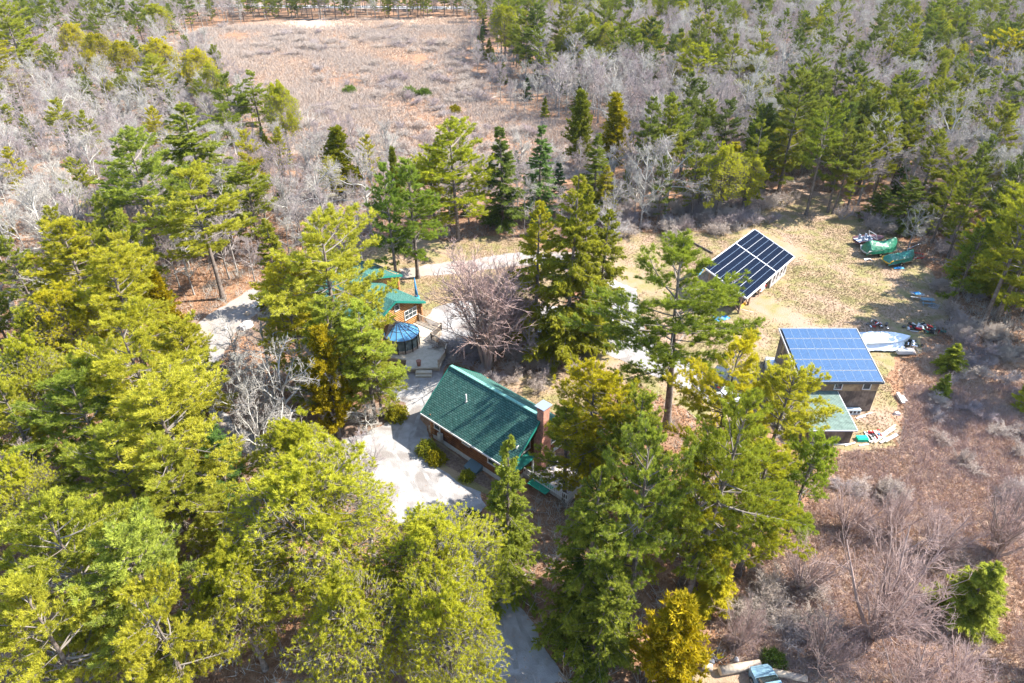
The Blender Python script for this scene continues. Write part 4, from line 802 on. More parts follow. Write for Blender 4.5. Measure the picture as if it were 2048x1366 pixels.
# timber heap in front of the lean-to
rnd = random.Random(5); M['lumber'] = mat('grey_white_lumber', (.62, .57, .54), (.48, .43, .41), 5)
def board(name, a, b_, z, w_, lab, grp=None, h=.06):
    a = P0(*a); b_ = P0(*b_); a.z = z; b_.z = z + .02; bb = MB(); c = (a + b_) / 2; bb.beam(a - c, b_ - c, w_, h); o = bb.build(name, M['lumber']); o.location = c; return tag(o, lab, 'board', grp)
for i, (a, b_, z, w_, lab) in enumerate((((1741, 886), (1790, 852), .12, .2, 'longest pale board laid slantwise across the timber heap'), ((1748, 888), (1789, 860), .22, .14, 'pale board close below the longest one'), ((1764, 884), (1793, 869), .1, .22, 'lowest short pale board at the heap right end'), ((1771, 886), (1795, 873), .2, .12, 'narrow pale board at the far right tip of the heap'), ((1755, 882), (1782, 866), .3, .12, 'upper narrow board lying on the pale heap'), ((1728, 864), (1740, 886), .12, .16, 'left pale board beside the green crate'), ((1734, 864), (1748, 884), .16, .2, 'second pale board from the green crate'), ((1740, 864), (1750, 880), .22, .12, 'third pale board from the green crate'), ((1715, 835), (1745, 826), .08, .12, 'thin pale board on grass below the barn corner'), ((1712, 838), (1731, 834), .1, .18, 'shorter pale board just beside the thin one at the barn corner'), ((1670, 891), (1709, 888), .08, .14, 'grey board lying along the lean-to foot'), ((1690, 893), (1710, 886), .1, .12, 'white board angled off the lean-to corner'), ((1718, 892), (1737, 889), .06, .2, 'pale blue grey board lying below the green crate'), ((1760, 887), (1776, 878), .14, .3, 'wide grey board under the right end of the heap'))):
    board('board', a, b_, z, w_, lab, 'boards of the timber heap')
b = MB(); b.hexa([(-.6, -.35, 0), (.6, -.35, 0), (.6, .35, 0), (-.6, .35, 0), (-.5, -.28, .45), (.55, -.28, .5), (.5, .28, .5), (-.5, .28, .42)]); b.box(-.62, .62, -.37, .37, .34, .4); o = b.build('crate', mat('bright_green_plastic', (.02, .42, .26), rough=.35), None, .03); o.location = P0(1723, 880); tag(o, 'bright green plastic crate beside the timber heap', 'crate')
junk('scrap_pile', 1750, 872, 'small heap of blue and dark scrap among the pale boards', 'scrap pile', 16, .4, [M['frame'], M['tarp_b'], M['white'], M['redp']], 6, .5)
b = MB(); b.box(-.9, .9, -.25, .25, 0, .7); o = b.build('block_stack', mat('pale_block', (.5, .6, .6), (.6, .62, .6), 4)); o.location = P0(1703, 828) + Vector((0, .1, 0)); tag(o, 'stack of pale hollow blocks against the barn foot', 'blocks')
for i in range(4): b = MB(); b.box(-.14, .14, -.262, -.245, .2, .55); d_ = b.build('block_hole', M['frame'], o); d_.location = (-.66 + i * .44, 0, 0)
b = MB(); b.hexa([(-.18, -.9, .0), (.18, -.9, 0), (.2, .8, .05), (-.15, .8, .05), (-.18, -.9, .25), (.18, -.9, .25), (.2, .8, .5), (-.15, .8, .5)]); b.box(.3, .6, -.6, .4, 0, .28); o = b.build('concrete_offcuts', M['lumber']); o.location = P0(1799, 799); tag(o, 'upright pale concrete offcuts on the bank right of the barn', 'offcuts')
b = MB(); b.hexa([(-.3, -.2, 0), (.4, -.25, 0), (.3, .3, 0), (-.35, .2, 0), (-.2, -.15, .3), (.3, -.15, .25), (.25, .2, .3), (-.25, .15, .28)]); o = b.build('broken_block', M['lumber']); o.location = P0(1793, 829); tag(o, 'small broken block on the grass right of the barn', 'block')
# muddy trench to the right of the barn
# stones
def rock(px_, py_, s, m, lab, seed, name='boulder'):
    bm = bmesh.new(); bmesh.ops.create_icosphere(bm, subdivisions=3, radius=1)
    for v in bm.verts: v.co *= 1 + .35 * noise.noise(v.co * 1.4 + Vector((seed, 0, 0))) + .1 * noise.noise(v.co * 4 + Vector((seed, 0, 0)))
    me = bpy.data.meshes.new(name); bm.to_mesh(me); bm.free(); me.materials.append(m); o = link(name, me); o.scale = s; o.location = P0(px_, py_) + Vector((0, 0, s[2] * .45)); o.rotation_euler = (0, 0, seed); tag(o, lab, 'rock')
M['palerock'] = mat('pale_granite', (.55, .54, .54), (.44, .43, .43), 2, bump=.3); M['tanrock'] = mat('tan_stone', (.5, .38, .26), (.4, .3, .22), 3)
rock(493, 655, (1.0, .75, .6), M['palerock'], 'big pale grey boulder in the bed beside the left drive', 1); rock(495, 629, (.45, .35, .3), M['tanrock'], 'small tan stone on the curb of the left drive', 2); rock(453, 660, (.25, .25, .45), M['palerock'], 'small upright pale stone left of the big grey boulder', 3)
rd = random.Random(3)
for i, (x, y) in enumerate(((505, 614), (512, 617), (519, 619), (526, 617), (534, 620), (522, 611), (513, 609), (541, 616))): rock(x, y, (.32, .3, .26), M['palerock'], ['leftmost', 'second', 'third', 'fourth', 'rightmost but one', 'upper middle', 'upper left', 'rightmost'][i] + ' stone of the low rubble row at the drive edge', 10 + i, 'rubble_stone')
for x, y, lab in ((1402, 1322, 'white stone left of the cut logs'), (1413, 1324, 'second white stone left of the cut logs'), (1423, 1326, 'grey white stone nearest the cut logs'), (1472, 1322, 'small upright white stone above the middle log')): rock(x, y, (.22, .2, .3), M['palerock'], lab, x, 'edge_stone')
# cut logs
M['logbark'] = mat('stripped_log', (.62, .50, .36), (.42, .33, .25), 2.5, .9, bump=.4, c3=(.3, .24, .2), s3=1.5); M['cut'] = mat('cut_wood', (.72, .58, .4), (.6, .46, .3), 12)
for a, b_, r_, lab in (((1438, 1347), (1518, 1333), .36, 'thick pale cut log lying over the dirt in the log yard'), ((1522, 1345), (1612, 1362), .3, 'long lichened log running off to the right of the thick one'), ((1404, 1335), (1424, 1340), .3, 'short dark log half under the golden cedar')):
    a = P0(*a); b_ = P0(*b_); c = (a + b_) / 2; c.z = r_; a.z = b_.z = r_; t = empty('cut_log', c, 0, lab, 'log'); mb = MB(); mb.tube(a - c, b_ - c, r_, r_ * .88, 14); mb.build('bark', M['logbark'], t); d = (b_ - a).normalized() * .012; mb = MB(); mb.tube(a - c - d, a - c, r_ * .93, n=14); mb.build('cut_end', M['cut'], t)
# flag on a short pole
q = P0(1128, 1352); fl = empty('flag_on_pole', q, 0, 'striped red and white flag on a short slanted pole by the lower drive', 'flag'); b = MB(); b.tube((0, 0, 0), (-.15, .1, 2.6), .035); b.build('pole', M['timber'], fl)
M['fr'] = mat('flag_red', (.62, .03, .08)); M['fw'] = mat('flag_white', (.8, .78, .78)); M['fb'] = mat('flag_blue', (.03, .05, .25))
bm = bmesh.new(); nu, nv = 14, 13; g = [[bm.verts.new((-.15 + .10 * math.sin(i * .8 + j * .1) + .35 * i / nu, .1 + .9 * i / nu, 2.5 - j / nv * 1.0 - .35 * (i / nu) ** 1.5)) for j in range(nv + 1)] for i in range(nu + 1)]
for i in range(nu):
    for j in range(nv): f = bm.faces.new((g[i][j], g[i + 1][j], g[i + 1][j + 1], g[i][j + 1])); f.material_index = 2 if (j < 7 and i < 6) else (j % 2)
me = bpy.data.meshes.new('flag'); bm.to_mesh(me); bm.free(); [me.materials.append(M[k]) for k in ('fr', 'fw', 'fb')]; link('flag', me, fl)
b = MB(); b.beam((0, 0, .15), (1.6, -1.5, .15), .22, .22); o = b.build('edging_timber', M['timber']); o.location = P0(1118, 1348); tag(o, 'dark edging timber below the flag', 'timber')
o = cloth('tarp', lambda u, v: ((u - .5) * .8, (v - .5) * .5, .1 + .2 * math.sin(u * 3.1) * math.sin(v * 3.1)), 8, 5, M['tarp_b'], seed=21, amp=.08); o.location = P0(1036, 1192); tag(o, 'bright blue scrap on the ground under the drooping spruce', 'tarp')
# closed parasol, deck things, bird pole, slab
q = P0(835, 612); t = empty('closed_parasol', q, 0, 'tall closed blue parasol standing in its barrel behind the log house', 'parasol'); b = MB(); b.tube((0, 0, 0), (0, 0, 1.6), .42, .4, 12); b.build('barrel', mat('teal_blue_barrel', (.02, .30, .42), rough=.4), t); b = MB(); b.tube((0, 0, 1.6), (-.1, 0, 4.6), .26, .05, 8); b.build('canopy', mat('blue_canvas', (.03, .20, .42)), t); b = MB(); b.tube((-.1, 0, 4.6), (-.1, 0, 4.8), .03); b.build('finial', M['white'], t)
q = P(838, 731, .75); b = MB(); b.tube((0, 0, 0), (0, 0, .7), .22, .3, 10); b.tube((0, 0, .7), (0, 0, .74), .33, n=10); o = b.build('planter', mat('rust_planter', (.28, .13, .09))); o.location = q; tag(o, 'rust brown planter standing alone on the open deck', 'planter')
b = MB(); b.prism([(-2.6, -1.6, 0), (2.6, -1.8, 0), (2.8, 1.6, 0), (-2.4, 1.9, 0)], (0, 0, .1)); o = b.build('concrete_slab', mat('grey_slab', (.42, .43, .45), (.34, .35, .37), 2)); o.location = P0(1462, 792); o.location.z = .05; tag(o, 'flat grey concrete slab behind the middle pines', 'slab')
for x, y, rz, lab in ((752, 737, -28, 'white bench back half hidden under pine boughs'), (738, 742, -28, 'second white bench left of the first')):
    t = empty('garden_bench', P0(x, y), R(rz + 60), lab, 'bench'); b = MB(); b.box(-.8, .8, -.25, .2, .42, .47); b.build('seat', M['white'], t); b = MB(); b.box(-.8, .8, .2, .26, .47, .95); b.build('backrest', M['white'], t)
    for xx in (-.7, .7): b = MB(); b.box(xx - .04, xx + .04, -.22, .22, 0, .42); b.build('leg', M['white'], t)
# far house roof among the trees, small shed far left
q = P0(1812, 78); t = empty('distant_house', q, R(8), 'distant grey roofed house among trees near the upper right', 'house'); b = MB(); b.box(-9, 9, -5, 5, 0, 4); b.build('wall', mat('grey_siding', (.4, .4, .42)), t); b = MB(); b.slab([(-9.6, -5.6, 4), (9.6, -5.6, 4), (6, 0, 8), (-6, 0, 8)], .2); b.slab([(-9.6, 5.6, 4), (-6, 0.01, 8), (6, 0.01, 8), (9.6, 5.6, 4)], .2); b.slab([(9.6, -5.6, 4), (9.6, 5.6, 4), (6.01, 0, 8)], .2); b.slab([(-9.6, 5.6, 4), (-9.6, -5.6, 4), (-6.01, 0, 8)], .2); b.build('roof', mat('grey_shingle', (.30, .31, .35), (.38, .39, .43), 1), t)
b = MB(); rl = [P0(1370, 478), P0(1395, 492), P0(1425, 508)]; c = rl[1]; b.path([tuple(p - c + Vector((0, 0, .2))) for p in rl], .16); b.tube(rl[1] - c + Vector((0, 0, .2)), (1.2, 1.5, .5), .06, .03); o = b.build('fallen_trunk', M['bark_pine']); o.location = c; tag(o, 'fallen dark trunk in the brush left of the carport', 'fallen trunk')
# ------------------------------------------------ plant prototypes
PROTO = {}
def reg(k, *items): PROTO[k] = list(items)
reg('white_pine', *[(proto_pine(s, 'pine', 20, r, cb, nb), r) for s, r, cb, nb in ((1, 4.3, .14, 82), (2, 5.0, .18, 78), (3, 3.7, .10, 86), (4, 4.6, .30, 62), (5, 4.0, .18, 76), (6, 3.4, .32, 58), (7, 4.8, .24, 66), (8, 3.0, .12, 74))])
reg('pitch_pine', *[(proto_pitch(s, 'pitch', 14, r, cb), r) for s, r, cb in ((11, 4.4, .28), (12, 3.9, .34), (13, 4.9, .26))])
reg('spruce', (proto_spruce(21, 'spruce', 19, 4.0, .06, nb=140), 4.0), (proto_spruce(22, 'spruce', 19, 3.3, .05, nb=150), 3.3), (proto_spruce(23, 'spruce', 19, 4.8, .04, nb=150, full=1.0, pw=.55), 4.8))
reg('sapling', (proto_spruce(24, 'young', 8, 2.3, .04, 'wp', 110, .1, 1.5), 2.3), (proto_spruce(25, 'young', 8, 2.0, .04, 'dg', 100, .06, 1.4), 2.0))
reg('cedar', (proto_cedar(31, 'cedar', 11, 1.9), 1.9), (proto_cedar(32, 'cedar', 11, 1.6), 1.6))
reg('bare', *[(proto_bare(s, 'bare', 13, r, tw, forks=fk, low=lo, wob=wb), r) for s, r, tw, fk, lo, wb in ((41, 4.6, 'tw_grey', (13, 7, 6, 5), .28, .14), (42, 4.2, 'tw_purple', (12, 7, 6, 6), .35, .12), (43, 5.0, 'tw_grey', (12, 8, 6, 5), .3, .2), (44, 4.0, 'tw_purple', (14, 7, 6, 5), .3, .1), (45, 4.8, 'tw_grey', (15, 7, 6, 5), .25, .17), (46, 4.4, 'tw_purple', (13, 8, 6, 6), .3, .12))])
reg('red_bare', (proto_bare(51, 'redbare', 13, 5.0, 'tw_red', forks=(16, 11, 7, 5), low=.15, wob=.07, stems=11, elo=66), 4.2), (proto_bare(52, 'redbare', 10, 5.0, 'tw_red', forks=(16, 7, 5, 5), wob=.07, stems=20, twl=.5, tk=.006), 5.0))
reg('shrub', (proto_bare(61, 'shrub', 3, 1.6, 'tw_marsh', 3, (16, 9, 8), stems=16, wob=.16), 1.6), (proto_bare(62, 'shrub', 3, 1.6, 'tw_marsh', 3, (16, 9, 8), stems=14, wob=.2, tk=.009), 1.6), (proto_bare(63, 'shrub', 3, 1.6, 'tw_purple', 3, (16, 9, 9), stems=14, wob=.16, tk=.009), 1.6))
PROTO_OBJ = {}
NAMES = {'white_pine': ('white_pine', 'pine tree'), 'pitch_pine': ('pitch_pine', 'pine tree'), 'spruce': ('spruce_tree', 'spruce'), 'sapling': ('young_evergreen', 'young tree'), 'cedar': ('cedar_tree', 'cedar'), 'bare': ('bare_tree', 'bare tree'), 'red_bare': ('multi_stem_tree', 'bare tree'), 'shrub': ('bare_shrub', 'shrub')}
TREES = []   # records, then objects
rg = random.Random(77)
def depth_of(p): return float(np.dot(np.array(p) - np.array([0, 0, CAM_H]), FWD))
def rec(kind, base, h, wid=None, label=None, var=None):
    items = PROTO[kind]; i = (rg.randrange(len(items)) if var is None else var) % len(items); (me, tm, H), r = items[i]; s = h / H
    k = 1.0 if wid is None else max(.5, min(2.2, wid / (2 * r * s))); TREES.append(dict(kind=kind, v=i, p=Vector(base), s=s, k=k, rz=rg.uniform(0, 6.28), h=h, label=label)); return TREES[-1]
def T(kind, x, yt, h, wpx, label=None, var=None):
    """tree whose tip is seen at (x, yt) and is h metres tall"""
    p = P(x, yt, h * .98); rec(kind, (p.x, p.y, 0), h, wpx * depth_of((p.x, p.y, h * .6)) / FPX, label, var)
def TB(kind, bx, by, yt, wpx, label=None, var=None):
    """tree whose foot is seen at (bx, by) and tip at row yt"""
    p = P(bx, by, 0); d = p.y; a = math.radians(PITCH) + math.atan((yt - IH / 2) / FPX); h = max(3, 50 - d * math.tan(a)); rec(kind, p, h, wpx * depth_of((p.x, p.y, h * .6)) / FPX, label, var)
# --- trees one can point to in the photograph
TB('white_pine', 405, 1085, 762, 330, 'broad yellow green pine with double trunk foot in the left foreground', 0)
T('white_pine', 90, 1020, 18, 300, 'massive pine filling the bottom left corner', 1); T('white_pine', 235, 1050, 17, 260, 'pale green pine right of the bottom left corner pine', 2); T('white_pine', 40, 1180, 17, 260, 'nearest pine cut by the lower left edge', 4); T('white_pine', 290, 1180, 16, 230, 'pine at the bottom edge left of the round pitch pines', 3)
T('pitch_pine', 600, 955, 16, 350, 'big round pitch pine with thick yellow tufts in the foreground', 0); T('pitch_pine', 455, 1120, 13, 200, 'pitch pine leaning over the leaf litter left of the big round one', 1); T('pitch_pine', 870, 1062, 14, 260, 'round pitch pine beside the lower drive', 2); T('pitch_pine', 590, 868, 12, 190, 'smaller pitch pine just left of the gravel lot', 1); T('pitch_pine', 880, 1190, 13, 240, 'pitch pine at the bottom edge left of the lower drive', 0); T('pitch_pine', 700, 1180, 13, 240, 'pitch pine at the bottom edge below the big round one', 2); T('pitch_pine', 110, 592, 15, 160, 'dark golden round pitch pine near the left edge', 1); T('pitch_pine', 40, 700, 15, 170, 'pitch pine half cut by the left edge', 2); T('pitch_pine', 30, 930, 13, 150, 'shaggy pitch pine low on the left edge', 0)
T('white_pine', 250, 640, 20, 270, 'tall airy pine with bare grey limbs left of the drive', 3); T('white_pine', 205, 505, 19, 210, 'pine standing behind the tall airy one at left', 0); T('white_pine', 118, 450, 18, 170, 'dark golden pine at the left with pointed shoulders', 2); T('white_pine', 150, 760, 17, 220, 'pine filling the gap beside the dark left pitch pine', 4); T('white_pine', 355, 640, 15, 150, 'slim pine over the left bend of the drive', 2); T('white_pine', 420, 870, 13, 130, 'small blue green pine below the drive bend', 2); T('white_pine', 300, 890, 16, 220, 'pine in front of the double trunk pine foot', 1); T('white_pine', 215, 870, 17, 200, 'yellow pine left of the double trunk pine', 4)
TB('white_pine', 340, 530, 268, 200, 'tall bushy pine whose foot shows above the left drive', 1); TB('white_pine', 447, 598, 345, 190, 'pine with clean pale trunk beside the drive', 3); TB('spruce', 430, 470, 208, 230, 'tallest dark pointed spruce of the upper left', 2); T('white_pine', 480, 330, 15, 110, 'narrow pine right of the dark pointed spruce', 2); TB('cedar', 350, 700, 540, 90, 'golden cedar beside the left drive', 0); T('spruce', 530, 440, 14, 110, 'dark hemlock left of the big pine over the house', 0)
T('white_pine', 635, 445, 22, 280, 'great pine spreading over the log house roof', 1); T('white_pine', 560, 520, 17, 170, 'pine at the left end of the log house', 0); T('white_pine', 720, 620, 15, 170, 'soft green pine in front of the log house gable', 4); T('white_pine', 640, 600, 16, 160, 'pine close against the log house front wall', 2); TB('cedar', 678, 872, 645, 125, 'bright golden cedar with stout foot at the gravel lot edge', 0); TB('cedar', 700, 800, 690, 90, 'small green cedar behind the bright golden one', 1); T('white_pine', 745, 690, 10, 120, 'low pine boughs beside the conservatory', 0)
TB('white_pine', 836, 556, 318, 120, 'deep green pine with dark straight trunk behind the log house', 2); TB('white_pine', 795, 572, 330, 100, 'twin trunked pine left of the deep green one', 4); TB('white_pine', 917, 480, 248, 190, 'broad bright pine standing at the marsh edge', 1); TB('white_pine', 870, 470, 290, 110, 'pine left of the broad bright marsh edge pine', 3); TB('spruce', 1008, 460, 250, 125, 'dark spruce just right of the broad bright pine', 1); TB('spruce', 1075, 440, 250, 110, 'small blue green spruce at the marsh edge', 1); TB('cedar', 690, 395, 250, 95, 'lone dark cedar standing in grey trees by the marsh', 1); TB('cedar', 795, 430, 290, 40, 'thin dark cedar left of the broad bright pine', 1); TB('cedar', 1156, 330, 175, 80, 'pointed dark cedar rising above the marsh right side', 0); TB('cedar', 1226, 345, 183, 75, 'second pointed cedar right of the first at the marsh edge', 1); TB('spruce', 1185, 430, 268, 110, 'wide dark spruce below the two pointed cedars', 0); TB('spruce', 1205, 440, 330, 80, 'short golden spruce at the foot of the wide dark one', 2)
TB('spruce', 1130, 715, 355, 200, 'towering shaggy hemlock between the two lawns', 2); TB('spruce', 1070, 690, 400, 150, 'hemlock leaning against the towering shaggy one', 2); TB('spruce', 1160, 700, 375, 160, 'hemlock front right of the middle clump', 2); TB('spruce', 1190, 670, 420, 150, 'right hand hemlock of the middle clump', 2); TB('red_bare', 975, 735, 470, 210, 'large reddish many stemmed bare tree between house and drive', 0); TB('red_bare', 1010, 690, 500, 150, 'second reddish bare tree behind the large one', 0)
TB('white_pine', 1333, 855, 494, 285, 'big dark central pine with leaning trunk', 3); T('white_pine', 1190, 722, 17, 190, 'bright golden pine just right of the cabin', 0); T('white_pine', 1235, 765, 15, 170, 'soft pine overlapping the right side of the bright golden one', 1); T('white_pine', 1140, 815, 12, 120, 'low pine tier screening the cabin chimney', 2); T('white_pine', 1280, 790, 16, 150, 'pine between the cabin chimney and central pine', 2); TB('spruce', 1015, 1175, 872, 185, 'dark green open spruce in front of the cabin corner', 0); TB('spruce', 1160, 1265, 925, 230, 'large drooping spruce over the lower drive', 2); T('spruce', 1215, 1130, 12, 190, 'lower drooping spruce at the bottom edge by the flag', 2)
TB('white_pine', 1370, 1205, 790, 240, 'tall pine with dark foot in the lower centre right', 1); TB('white_pine', 1255, 1250, 865, 200, 'tall pine with long bare trunk in the lower centre', 3); T('white_pine', 1575, 742, 17, 220, 'dense pine hiding the lean-to shed corner', 0); T('white_pine', 1470, 700, 18, 190, 'light green pine hiding the parked cars', 3); T('white_pine', 1640, 860, 14, 130, 'deep green pine below the lean-to shed', 2); T('white_pine', 1420, 900, 16, 190, 'golden pine behind the tall dark footed pine', 4); T('white_pine', 1545, 900, 15, 170, 'pine with drooping right side above the red thicket', 2); T('white_pine', 1300, 980, 12, 120, 'low pine tier between the two tall lower pines', 2)
TB('cedar', 1325, 1385, 1190, 215, 'golden cedar at the bottom edge beside the cut logs', 0); T('sapling', 1455, 1100, 7, 110, 'small bright pine hanging above the log yard', 0); TB('sapling', 1922, 1232, 1128, 165, 'bushy young pine in the red thicket', 0); TB('sapling', 1895, 740, 690, 70, 'young pine at the shaded brush edge right', 0); TB('sapling', 1880, 790, 772, 45, 'lower young pine in the brush right of the barn', 0); TB('sapling', 2050, 820, 740, 60, 'young pine cut by the right edge', 0)
TB('white_pine', 1962, 655, 385, 130, 'pine with slanting trunk at the right meadow edge', 3); TB('white_pine', 1990, 640, 350, 150, 'dense pine behind the slanting trunk one at right', 0); TB('white_pine', 2020, 600, 330, 150, 'pine cut by the right edge above the meadow shade', 4); TB('spruce', 1920, 575, 420, 90, 'dark hemlock at the meadow right edge', 2); TB('white_pine', 1900, 620, 430, 80, 'thin dark pine nearest the meadow tables', 2); TB('spruce', 1950, 560, 400, 100, 'dark hemlock between the right edge pines', 2); TB('spruce', 1985, 600, 450, 110, 'dark hemlock low at the right edge of the meadow', 2); TB('spruce', 2040, 560, 380, 120, 'dark hemlock cut by the right edge', 0); TB('white_pine', 2130, 600, 330, 170, 'dark pine just outside the right edge', 0); TB('white_pine', 2150, 780, 470, 200, 'dark pine shading the brush at the right edge', 1); TB('white_pine', 2075, 700, 450, 170, 'near pine just beyond the right edge', 1)
TB('white_pine', 1612, 430, 200, 100, 'tall pine with straight pale trunk above the boats', 3); TB('white_pine', 1655, 425, 250, 80, 'slim pine right of the straight pale trunk', 3); TB('white_pine', 1665, 428, 270, 80, 'slim pine furthest right of the three straight trunks', 3); TB('white_pine', 1555, 392, 140, 120, 'tall layered pine left of the straight pale trunk', 0); TB('sapling', 1455, 380, 285, 80, 'bright green young pine above the carport', 0); TB('spruce', 1800, 460, 360, 100, 'dark holly like evergreen behind the boats', 2); TB('spruce', 1750, 440, 370, 80, 'squat dark evergreen left of the holly like one', 2); TB('spruce', 1860, 455, 370, 90, 'dark evergreen right of the holly like one', 0)
TB('white_pine', 1380, 235, 88, 90, 'bright layered pine at the upper centre right', 0); TB('white_pine', 1075, 150, 5, 80, 'tall pine at the marsh corner near the top', 2); TB('white_pine', 1130, 160, 12, 75, 'second tall pine right of the marsh corner one', 0); TB('white_pine', 1165, 170, 30, 60, 'third tall pine right of the marsh corner', 2); TB('pitch_pine', 1010, 120, 15, 60, 'leaning pitch pine at the marsh corner', 1); TB('pitch_pine', 1205, 165, 50, 60, 'flat topped pitch pine with crooked trunk', 0); TB('white_pine', 1260, 175, 55, 70, 'dark green layered pine right of the flat topped one', 0); TB('white_pine', 1045, 145, 20, 60, 'slim pine beside the leaning pitch pine', 2); TB('white_pine', 1975, 205, 60, 110, 'golden pine with dark forked trunks at upper right', 1)
TB('pitch_pine', 325, 85, 10, 62, 'lone round topped pitch pine at the marsh upper left', 1); TB('white_pine', 60, 165, 8, 110, 'large dark pine in the upper left corner', 1); TB('white_pine', 20, 200, 70, 110, 'golden pine on the left edge near the top', 0); TB('white_pine', 88, 170, 90, 70, 'pine with leaning bare trunk near the top left', 3)
for x, y, h, w_, lab in ((140, 52, 13, 60, 'first small golden pine of the upper left ridge'), (190, 72, 12, 60, 'second golden pine of the ridge'), (240, 88, 12, 60, 'third golden pine of the ridge'), (175, 105, 9, 45, 'low golden pine in front of the ridge'), (310, 82, 13, 75, 'round golden pine in the middle of the ridge'), (390, 105, 13, 75, 'golden pine sloping down to the marsh'), (420, 135, 12, 60, 'pine at the ridge right end'), (300, 115, 13, 90, 'layered green pine in front of the ridge middle'), (255, 145, 9, 50, 'small round pine below the ridge'), (210, 158, 9, 32, 'single thin pine among the grey trees'), (445, 155, 14, 80, 'open pitch pine above the tall dark spruce'), (500, 145, 14, 80, 'dark topped pine at the marsh left edge'), (555, 172, 14, 70, 'wind bent pine at the marsh left edge'), (440, 215, 10, 70, 'low bright pitch pine behind the dark spruce')):
    T('white_pine' if 'layered' in lab or 'dark' in lab else 'pitch_pine', x, y, h * 1.15, w_, lab)
# notable bare trees
TB('bare', 740, 460, 310, 130, 'wide pale bare tree at the near left marsh edge', 0); TB('bare', 650, 470, 330, 130, 'pale bare tree left of the wide one', 2); TB('bare', 590, 890, 700, 190, 'twisted lichen grey oak below the left drive', 2); TB('bare', 660, 860, 700, 120, 'pale twisted tree left of the bright golden cedar', 0); TB('bare', 520, 880, 720, 130, 'whitish oak left of the twisted lichen one', 4); TB('bare', 545, 960, 800, 130, 'low pale tree above the small pitch pine', 2); TB('bare', 540, 760, 640, 140, 'small pale crooked tree beside the big boulder', 4); TB('bare', 440, 845, 740, 80, 'thin pale tree standing on the left drive edge', 0); TB('bare', 750, 1120, 890, 170, 'bare tree rising in front of the gravel lot', 3); TB('bare', 30, 640, 430, 150, 'chalky bare oak on the left edge', 2); TB('bare', 110, 520, 380, 130, 'pale bare tree above the dark golden left pine', 0); TB('bare', 735, 870, 805, 90, 'low spreading bare tree in the planting bed', 2); TB('bare', 1280, 460, 310, 80, 'white stemmed bare tree left of the carport wood', 4); TB('bare', 1210, 520, 410, 110, 'pale bare crown beside the hemlock clump', 2); TB('bare', 1260, 260, 160, 90, 'tall fan shaped bare tree above the two cedars', 3); TB('bare', 1290, 270, 150, 90, 'second fan shaped bare tree above the two cedars', 1); TB('bare', 1440, 250, 180, 70, 'whitish round headed bare tree in the right wood', 0); TB('bare', 1850, 400, 200, 130, 'large grey bare tree in the right wood', 4); TB('bare', 1930, 370, 200, 130, 'second large grey bare tree in the right wood', 1); TB('bare', 80, 1100, 930, 130, 'reddish grey bare tree in a gap at lower left', 1)
TB('red_bare', 1745, 1270, 1045, 270, 'big fan of red tinged stems in the lower right thicket', 1)
for x, y, yt, w_, lab in ((1600, 1180, 1075, 130, 'grey thicket bush left of the red fan'), (1870, 1110, 1020, 130, 'purple bush behind the young thicket pine'), (1990, 1110, 960, 190, 'purple bush at the right edge of the thicket'), (1780, 1070, 985, 110, 'purple bush above the red fan'), (1690, 1060, 975, 120, 'low purple bush at the thicket upper left'), (1900, 1390, 1290, 160, 'grey bramble clump at the bottom right'), (2060, 1350, 1240, 150, 'grey bramble clump in the bottom right corner'), (1640, 1330, 1230, 150, 'low bramble above the long log'), (1810, 1390, 1290, 180, 'low bramble at the bottom edge right'), (1480, 1290, 1205, 110, 'low grey bramble above the thick log')):
    TB('red_bare', x, y, yt, w_, lab, 1)
HAND = len(TREES)

# --- woods grown in between, where the photograph shows woods
def zone_px(poly): return poly
MARSH = ZONES['marsh'][0]
OPEN = [z for k in ('marsh', 'meadow', 'lawn', 'gravel_drive', 'planting_bed', 'brush_slope', 'log_yard', 'grass_strip') for z in ZONES[k]]
BUILD = [[tuple(P0(*q).xy) for q in z] for z in ([(820, 860), (890, 700), (1120, 820), (1180, 960), (1040, 1010), (860, 900)], [(1560, 830), (1560, 700), (1790, 680), (1790, 840), (1720, 900), (1580, 900)])]
BUILD += [[(-28, 72), (-8, 66), (-8, 84), (-22, 96), (-34, 88)], [(28, 80), (36, 78), (50, 96), (40, 106)], [(150, 302), (188, 302), (188, 326), (150, 326)]]
def inside_any(x, y, polys):
    r_ = np.zeros(np.shape(x), bool)
    for z in polys: r_ |= pip(x, y, z)
    return r_
def px_arr(x, y, z=0.0):
    v = np.stack([x, y, np.full_like(x, z) - CAM_H], -1); k = v @ FWD; return IW / 2 + FPX * (v @ RT) / k, IH / 2 - FPX * (v @ UPV) / k
def scatter(rng, sp, ymin, ymax, margin=120):
    xs, ys = [], []
    y = ymin
    while y < ymax:
        hw_ = (y * .835 + 41) * .75 + margin * y / 900 + 8; n = int(2 * hw_ / sp); xs.append(np.linspace(-hw_, hw_, n) + rng.uniform(-.45, .45, n) * sp); ys.append(np.full(n, y) + rng.uniform(-.45, .45, n) * sp); y += sp
    x = np.concatenate(xs); y = np.concatenate(ys); return x, y
rng = np.random.default_rng(5)
near = np.array([(t['p'].x, t['p'].y) for t in TREES])
def woods(x, y, dens_fn):
    u, v = px_arr(x, y); ok = ~inside_any(x, y, OPEN + BUILD) & (u > -160) & (u < IW + 160)
    d = np.min(np.hypot(x[:, None] - near[:, 0], y[:, None] - near[:, 1]), 1); ok &= d > 3.2
    return ok, u, v
